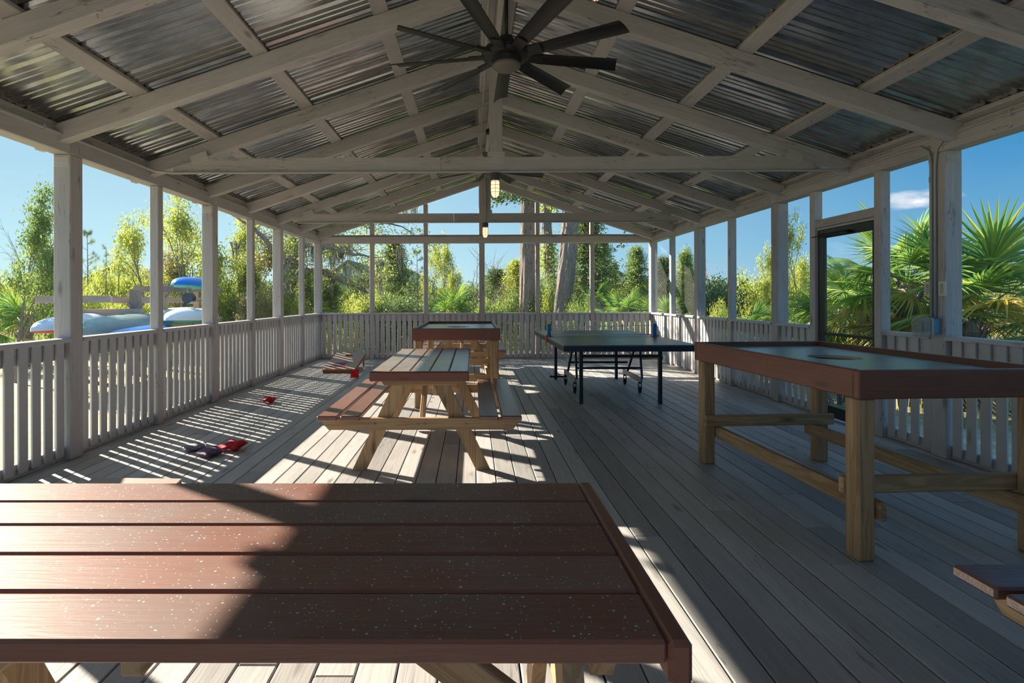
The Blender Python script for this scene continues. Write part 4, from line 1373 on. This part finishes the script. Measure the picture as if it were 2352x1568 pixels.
o = bpy.data.objects.new('vine_leaves', fast_mesh('vine_leaves', V, Q, r_, M['leafY'])); COL.objects.link(o); o.parent = vt; o['label'] = 'bright green climbing vine leaves'

# crowns of branches hanging into the gable openings
def branchtree(name, label, loc, parts, mat, seed, tiplen, leafn=30, leafs=.09, moss=False, rad=.16):
    rg_ = random.Random(seed)
    r = thing(name, label, 'tree', loc)
    tips = []; mb = MB()
    for (pts, rads) in parts:
        pts = [Vector(p) - Vector(loc) for p in pts]
        # smooth polyline
        PP = []; RR = []
        for i in range(len(pts) - 1):
            for k in range(4):
                a = k / 4; q = pts[i].lerp(pts[i + 1], a) + Vector((rg_.uniform(-1, 1), rg_.uniform(-1, 1), rg_.uniform(-1, 1))) * rads[i] * .5
                PP.append(q); RR.append(rads[i] * (1 - a) + rads[i + 1] * a)
        PP.append(pts[-1]); RR.append(rads[-1])
        mb.tube(PP, RR, 8)
        for q in PP[5:]:
            if rg_.random() < .75:
                skeleton(mb, q, (rg_.uniform(-1, 1), rg_.uniform(-1, 1), rg_.uniform(-.4, .9)), tiplen, .018, 2, rg_, tips, spread=.8, segs=3, kids=(1, 3), n=3)
    mb.build('branches', M['bark'], r)
    V, Q, r_ = leafcloud(tips, leafn, rad, leafs, seed)
    o = bpy.data.objects.new('foliage', fast_mesh('foliage', V, Q, r_, mat)); COL.objects.link(o); o.parent = r
    if moss:
        g = np.random.default_rng(seed); VV = []; RR = []
        for t_ in [t_ for t_ in tips if rg_.random() < moss]:
            L_ = rg_.uniform(.2, .75); m_ = 40
            x = np.array(tuple(t_)) + g.normal(size=(m_, 3)) * np.array([.09, .09, .02])
            z2 = x.copy(); z2[:, 2] -= L_ * g.uniform(.4, 1, m_); z2[:, :2] = z2[:, :2] * .5 + np.array(tuple(t_))[:2] * .5 + g.normal(size=(m_, 2)) * .03
            w_ = g.normal(size=(m_, 3)) * .006
            VV.append(np.stack([x - w_, x + w_, z2 + w_ * .5, z2 - w_ * .5], 1).reshape(-1, 3)); RR.append(np.full(m_ * 4, g.random()))
        V = np.concatenate(VV)
        o = bpy.data.objects.new('hanging_moss', fast_mesh('hanging_moss', V, np.arange(len(V)).reshape(-1, 4), np.concatenate(RR), M['moss'])); COL.objects.link(o); o.parent = r
    return r
def P3(px, py, Y): return (at(px, Y), Y, zat(py, Y))
Yo = 15.5
branchtree('live_oak', 'spreading live oak hung with grey moss, left of the far wall', P3(640, 812, Yo)[:2] + (GZ,),
           [([P3(640, 812, Yo)[:2] + (GZ - .1,), P3(655, 700, Yo), P3(668, 620, Yo), P3(690, 560, Yo), P3(720, 500, Yo), P3(760, 430, Yo - .5)], [.26, .22, .20, .17, .14, .08]),
            ([P3(668, 640, Yo), P3(700, 622, Yo), P3(750, 622, Yo), P3(775, 640, Yo), P3(800, 650, Yo), P3(846, 672, Yo)], [.12, .10, .085, .07, .06, .03]),
            ([P3(690, 560, Yo), P3(740, 560, Yo - 1), P3(800, 580, Yo - 1), P3(850, 590, Yo - 1)], [.09, .07, .05, .02]),
            ([P3(700, 530, Yo), P3(780, 505, Yo - 1.5), P3(850, 500, Yo - 2), P3(925, 520, Yo - 2)], [.09, .07, .04, .015]),
            ([P3(660, 600, Yo), P3(620, 560, Yo), P3(580, 520, Yo), P3(530, 490, Yo)], [.12, .08, .05, .02])],
           M['leafY'], 12, .55, leafn=13, leafs=.07, moss=.05)
Yo = 17.0
branchtree('pine_branch_tree', 'tree with needled twigs reaching left across the gable opening', (at(1300, Yo + 1), Yo + 1, GZ),
           [([(at(1300, Yo + 1), Yo + 1, GZ - .1), P3(1300, 600, Yo + 1), P3(1312, 500, Yo + 1), P3(1316, 400, Yo + 1), P3(1322, 300, Yo + 1)], [.15, .14, .12, .10, .06]),
            ([P3(1314, 440, Yo + 1), P3(1280, 455, Yo), P3(1240, 462, Yo - 1), P3(1180, 442, Yo - 1), P3(1135, 440, Yo - 1)], [.05, .04, .03, .018, .008]),
            ([P3(1312, 480, Yo + 1), P3(1360, 500, Yo), P3(1420, 520, Yo), P3(1490, 535, Yo)], [.06, .05, .03, .012])],
           M['leafD'], 31, .5, leafn=26, leafs=.10, rad=.14)

# ------------------------------------------------------------------ fan palms
def frond_mesh(name, mat, Lp, R, nseg, spread, droop, seed):
    g = random.Random(seed); VV = []; F = []; rr = []
    def addq(pts4, r):
        b_ = len(VV); VV.extend(pts4); F.append((b_, b_ + 1, b_ + 2, b_ + 3)); rr.extend([r] * 4)
    # petiole
    st = 6
    for i in range(st):
        a0, a1 = i / st, (i + 1) / st
        z0, z1 = -droop * .25 * a0 ** 2 * Lp, -droop * .25 * a1 ** 2 * Lp
        for (ya, yb, za, zb_) in ((-.012, .012, .006, .006), (-.012, .0, .006, -.008), (.0, .012, -.008, .006)):
            addq([(a0 * Lp, ya, z0 + za), (a0 * Lp, yb, z0 + zb_), (a1 * Lp, yb, z1 + zb_), (a1 * Lp, ya, z1 + za)], .45)
    ze = -droop * .25 * Lp
    for k in range(nseg):
        a = math.radians(-spread + 2 * spread * (k + .5) / nseg + g.uniform(-1.5, 1.5))
        Ls = R * (.62 + .38 * math.cos(a * .55)) * g.uniform(.88, 1.06)
        cost = .22 * R * max(0, math.cos(a))
        r = g.random()
        N_ = 6; prev = None
        dr = droop * g.uniform(.7, 1.5)
        for i in range(N_ + 1):
            t_ = i / N_
            wdt = R * math.radians(2 * spread / nseg) * .5 * min(t_ * 1.9, .50) * (1 if t_ < .42 else max(.03, 1 - (t_ - .42) / .60))
            d_ = Ls * t_
            x = Lp + cost * min(1, t_ * 3) + d_ * math.cos(a); y = d_ * math.sin(a)
            z = ze - dr * (t_ ** 2.3) * R * .55 - dr * .15 * abs(math.sin(a)) * t_ * R
            nx, ny = -math.sin(a), math.cos(a)
            c = (x, y, z - wdt * .5); l = (x - nx * wdt, y - ny * wdt, z + wdt * .25); q = (x + nx * wdt, y + ny * wdt, z + wdt * .25)
            if prev: addq([prev[1], prev[0], c, l], r); addq([prev[0], prev[2], q, c], r)
            prev = (c, l, q)
    return fast_mesh(name, VV, F, rr, mat)
FR = {'g': [frond_mesh('frond', M['palm'], .75, .78, 34, 118, .35, 1), frond_mesh('frond', M['palm'], .65, .72, 30, 105, .75, 2)],
      'y': [frond_mesh('frond', M['palmY'], .65, .70, 28, 100, .9, 3)],
      'd': [frond_mesh('dead_frond', M['palmD'], .6, .62, 22, 60, 1.7, 4)]}
def palm(label, X, Y, zc, rad, ng, ny, nd, seed, name='fan_palm', ground=GZ):
    zc = max(zc, ground + .35)
    g = random.Random(seed)
    r = thing(name, label, 'palm', (X, Y, ground))
    hh = zc - ground
    s = rad / 1.5
    mb = MB()
    pts = []; rads = []
    for i in range(9):
        t_ = i / 8; pts.append((.05 * math.sin(t_ * 3), 0, -.05 + hh * t_)); rads.append((.15 if i % 2 else .125) * (1 if t_ < .9 else .8))
    mb.tube(pts, rads, 12)
    for k in range(int(26 * max(.4, hh))):   # old leaf boots
        a = g.uniform(0, 6.28); z = g.uniform(0, hh)
        mb.beam((.11 * math.cos(a), .11 * math.sin(a), z), (.22 * math.cos(a), .22 * math.sin(a), z + .2), .05, .012)
    mb.build('trunk', M['bark'], r)
    tot = ng + ny
    for k in range(ng + ny + nd):
        az = k * 2.39996 + g.uniform(-.3, .3)
        if k < ng: el = math.radians(82 - 105 * (k + .5) / max(1, ng)); me = g.choice(FR['g'])
        elif k < tot: el = math.radians(g.uniform(-35, 25)); me = FR['y'][0]
        else: el = math.radians(g.uniform(-75, -45)); me = FR['d'][0]
        o = bpy.data.objects.new('frond' if k < tot else 'dead_frond', me); COL.objects.link(o); o.parent = r
        q = s * g.uniform(.85, 1.1)
        o.matrix_basis = Matrix.Translation((.04 * math.cos(az), .04 * math.sin(az), hh)) @ Matrix.Rotation(az, 4, 'Z') @ Matrix.Rotation(-el, 4, 'Y') @ Matrix.Rotation(g.uniform(-.5, .5), 4, 'X') @ Matrix.Diagonal((q, q, q, 1))
        if k >= ng and k < tot: o['label'] = 'yellowing frond'
    return r
palm('tall fan palm seen between the door and the near right post', at(2078, 8.2), 8.2, zat(650, 8.2), 1.18, 20, 4, 5, 1)
palm('large fan palm with yellowing lower fronds at the right edge', at(2225, 7.8), 7.8, zat(728, 7.8), 1.5, 17, 10, 6, 2)
palm('fan palm with drooping fronds behind the glass door', at(1985, 9.3), 9.3, zat(728, 9.3), 1.28, 18, 2, 6, 3)
palm('second fan palm behind the glass door, nearer the far jamb', at(1905, 10), 10, zat(755, 10), 1.08, 14, 1, 3, 4)
palm('low palmetto left of the third right post', at(1712, 10.2), 10.2, .52, .88, 14, 0, 2, 5, name='palmetto')
palm('low palmetto between the second right post and its neighbour', at(1655, 11.2), 11.2, .25, .85, 12, 1, 2, 6, name='palmetto')
palm('dark palmetto behind the far right corner post', at(1515, 12.8), 12.8, .60, .80, 12, 0, 1, 7, name='palmetto')
palm('palmetto with straw-coloured fronds at the right of the far wall', at(1435, 13.6), 13.6, .78, .85, 15, 5, 4, 8, name='palmetto')
palm('fan palm half hidden by the fifth far stud', at(1372, 15.5), 15.5, 1.15, .72, 14, 1, 2, 9)
palm('shaggy palmetto with a yellow heart in the third far opening', at(1038, 14.5), 14.5, .75, .90, 18, 6, 8, 10, name='palmetto')
palm('palmetto low beside the leaning trunk', at(1330, 14.6), 14.6, .45, .6, 10, 1, 1, 11, name='palmetto')
palm('palmetto with bright fronds outside the left railing, at the left edge', at(52, 13.2), 13.2, zat(748, 13.2), 1.15, 18, 4, 5, 12, name='palmetto')
palm('dead-skirted palm stump between the third far stud and the centre post', at(1073, 15), 15, 1.0, .55, 0, 0, 14, 13, name='palm_stump')
palm('low palmetto on the ground outside the glass door', at(1925, 6.4), 6.4, .05, .40, 9, 1, 0, 14, name='palmetto')

# marsh grass
g = np.random.default_rng(44)
m_ = 26000
Xg = np.concatenate([g.uniform(6, 26, m_ // 2), g.uniform(-26, 12, m_ // 2)]); Yg = np.concatenate([g.uniform(6, 32, m_ // 2), g.uniform(15, 30, m_ // 2)])
hgt = g.uniform(.35, .85, m_)
lx, ly = g.normal(size=m_) * .12, g.normal(size=m_) * .12
V = np.zeros((m_, 3, 3)); a_ = g.random(m_) * PI
V[:, 0] = np.stack([Xg - np.cos(a_) * .018, Yg - np.sin(a_) * .018, np.full(m_, GZ - .1)], 1)
V[:, 1] = np.stack([Xg + np.cos(a_) * .018, Yg + np.sin(a_) * .018, np.full(m_, GZ - .1)], 1)
V[:, 2] = np.stack([Xg + lx, Yg + ly, GZ + hgt], 1)
o = bpy.data.objects.new('marsh_grass', fast_mesh('marsh_grass', V.reshape(-1, 3), np.arange(m_ * 3).reshape(-1, 3), np.repeat(g.random(m_), 3), M['grass']))
COL.objects.link(o); tag(o, 'straw and green marsh grass growing between the shrubs', 'grass', kind='stuff')

# ------------------------------------------------------------------ kayak rack and boats
KR = 1.3
def P3(px, py, Y): return (at(px, Y * KR), Y * KR, zat(py, Y * KR))
rk = thing('kayak_rack', 'weathered timber kayak rack beyond the left railing', 'rack', (0, 0, GZ))
def rbeam(a, b_, wd=.09, ht=.11, nm='arm'):
    a = (a[0], a[1], a[2] - GZ); b_ = (b_[0], b_[1], b_[2] - GZ)
    mb = MB(); mb.beam(a, b_, wd * KR, ht * KR); return mb.build(nm, M['rackw'], rk)
Yr = 8.9
def upright(px, top, Y, w_=.13):
    Y *= KR; w_ *= KR; x = at(px, Y); mb = MB(); mb.box(x - w_ / 2, x + w_ / 2, Y - w_ / 2, Y + w_ / 2, -.1, zat(top, Y) - GZ); mb.build('upright', M['rackw'], rk)
upright(308, 664, 8.9); upright(371, 650, 9.6, .12); upright(451, 655, 10.4, .10); upright(150, 668, 8.6)
rbeam(P3(75, 685, 7.9), P3(250, 684, 8.5)); rbeam(P3(252, 686, 8.75), P3(375, 687, 9.45)); rbeam(P3(165, 716, 8.7), P3(324, 715, 8.75), ht=.12)
rbeam(P3(306, 661, 9.35), P3(436, 662, 9.5), ht=.10); rbeam(P3(352, 687, 9.7), P3(470, 687, 10.2), ht=.10); rbeam(P3(352, 745, 9.4), P3(436, 745, 9.4), ht=.10)
rbeam(P3(440, 663, 10.2), P3(506, 664, 10.2), ht=.09); rbeam(P3(440, 732, 10.2), P3(506, 732, 10.2), ht=.09)
rbeam(P3(150, 764, 7.6), P3(330, 756, 9.0), ht=.10)
for (px, py, Y, s) in ((308, 694, 8.83, 1), (308, 694, 8.83, -1), (371, 670, 9.5, 1)):
    a = P3(px, py + 14, Y); b_ = P3(px + s * 18, py, Y); rbeam((a[0] + s * .05, a[1], a[2]), b_, wd=.04, ht=.05, nm='knee_brace')

def hull(name, label, a, b_, w2, dp, m1, m2, flip=1, cat='kayak', blunt=2.4):
    """boat from tip a to tip b; m1 upper part, m2 lower rim"""
    w2 *= KR; dp *= KR; a = Vector(a); b_ = Vector(b_); X = b_ - a; L = X.length; X.normalize()
    Y_ = Vector((0, 0, 1)).cross(X).normalized(); Z_ = X.cross(Y_)
    r = thing(name, label, cat, tuple((a + b_) / 2)); c0 = (a + b_) / 2
    n = 22; m_ = 9
    for part, (nm, mat) in enumerate((('hull', m1), ('deck', m2))):
        V = []; F = []
        for i in range(n + 1):
            t_ = -1 + 2 * i / n
            w_ = w2 * max(.02, (1 - abs(t_) ** blunt)) ** .75
            h = dp * (max(.04, 1 - abs(t_) ** 3.2)) ** .6
            rise = .10 * dp * t_ * t_
            for j in range(m_ + 1):
                an = PI * j / m_
                y = w_ * math.cos(an)
                z = (h * math.sin(an) ** .8 if part == 0 else -.28 * h * math.sin(an)) + rise
                V.append(a + X * (L * i / n) - c0 + Y_ * y + Z_ * z)
        k = m_ + 1
        for i in range(n):
            for j in range(m_): F.append([i * k + j, i * k + j + 1, (i + 1) * k + j + 1, (i + 1) * k + j])
        for i in (0, n): F.append([i * k + j for j in range(k)])
        mb = MB(); mb.add(V, F); mb.build(nm, mat, r, smooth=True)
    return r
hull('kayak', 'white kayak with a red rim, upturned, left of the nearest left post', P3(70, 762, 7.0), P3(262, 738, 9.6), .30, .20, M['kwhite'], M['kred'])
hull('canoe', 'grey-green upturned canoe on the low rack', P3(178, 772, 6.9), P3(372, 743, 9.7), .36, .24, M['kgreen'], M['kgreen'], cat='canoe', blunt=3.5)
hull('kayak', 'bright blue and white kayak lying low in front of the canoe', P3(242, 778, 6.7), P3(392, 754, 8.8), .22, .11, M['kblue'], M['kwhite'])
hull('kayak', 'white kayak with a teal rim resting beside the third left post', P3(384, 737, 8.2), P3(486, 729, 10.4), .32, .20, M['kwhite'], M['kteal'])
hull('kayak', 'white kayak behind the rack upright, farther than the teal-rimmed one', P3(335, 737, 8.9), P3(455, 722, 11.5), .28, .20, M['kwhite'], M['orangep'])
hull('kayak', 'blue kayak lying on the top arm of the rack', P3(403, 653, 8.9), P3(486, 659, 11.0), .30, .17, M['kblue'], M['kteal'])
dk = thing('hanging_drum', 'dark round drum hanging from a rack arm beside the third left post', 'drum', P3(428, 683, 9.1))
mb = MB(); mb.lathe([(.02, -.02), (.11, -.02), (.12, -.01), (.12, .15), (.11, .16), (.02, .16)], n=24, axis='y'); mb.build('drum_body', M['lampbase'], dk)
mb = MB(); mb.tube([(0, 0, .11), (0, 0, .20)], .005, 5); mb.build('rope', M['white'], dk)

# wrought iron garden chair beyond the far wall
Yc = 13.0
gc = thing('garden_chair', 'black wrought iron chair with a round scrolled back beyond the far railing', 'chair', (at(855, Yc), Yc, GZ))
z0 = zat(722, Yc) - GZ
mb = MB(); mb.tube([(.175 * math.cos(a * PI / 14), 0, z0 + .175 * math.sin(a * PI / 14)) for a in range(29)], .011, 6, cap=False); mb.build('back_ring', M['black'], gc)
mb = MB()
for s in (-1, 1):
    mb.tube([(s * (.09 + (.07 - .004 * a) * math.cos(a * .6)), 0, z0 + .02 + (.07 - .004 * a) * math.sin(a * .6)) for a in range(16)], .007, 5)
mb.tube([(0, 0, z0 - .17), (0, 0, z0 + .17)], .007, 5)
mb.build('scroll', M['black'], gc)
for s in (-1, 1):
    mb = MB(); mb.tube([(s * .17, .02, 0), (s * .17, 0, .5), (s * .165, 0, z0)], .012, 6); mb.build('leg', M['black'], gc)
    mb = MB(); mb.tube([(s * .17, -.38, 0), (s * .17, -.36, .45)], .012, 6); mb.build('leg', M['black'], gc)
mb = MB(); mb.lathe([(.01, 0), (.21, 0), (.215, .012), (.21, .024), (.01, .024)], c=(0, -.18, .45), n=24); mb.build('seat', M['black'], gc)

# houses far away
def house(label, px, Y, w_, d_, eave, ridge):
    X = at(px, Y); r = thing('house', label, 'house', (X, Y, GZ))
    ze, zr = zat(eave, Y) - GZ, zat(ridge, Y) - GZ
    mb = MB(); mb.prism([(-w_ / 2, 0), (w_ / 2, 0), (w_ / 2, ze), (0, zr - .1), (-w_ / 2, ze)], 1, 0, d_); mb.build('wall', M['house'], r)
    mb = MB()
    for s in (-1, 1):
        mb.prism([(0, zr), (s * (w_ / 2 + .4), ze - .15), (s * (w_ / 2 + .4), ze + .05), (0, zr + .2)][::s], 1, -.4, d_ + .4)
    mb.build('roof', M['roofh'], r)
    for wx in (-w_ / 4, w_ / 4):
        mb = MB(); mb.box(wx - .5, wx + .5, -.05, -.01, ze * .45, ze * .75); mb.build('window', M['hglass'], r)
    return r
house('pale house with a grey gable roof far behind the last far opening', 1393, 60, 4.5, 8, 640, 612)
house('blue-grey house glimpsed through the trees in the second far opening', 905, 60, 6.5, 8, 640, 604)
house('grey house roof above the trees beyond the kayak rack', 262, 60, 7, 8, 640, 612)
house('pale house glimpsed under the mossy oak branch', 800, 52, 5, 8, 648, 600)
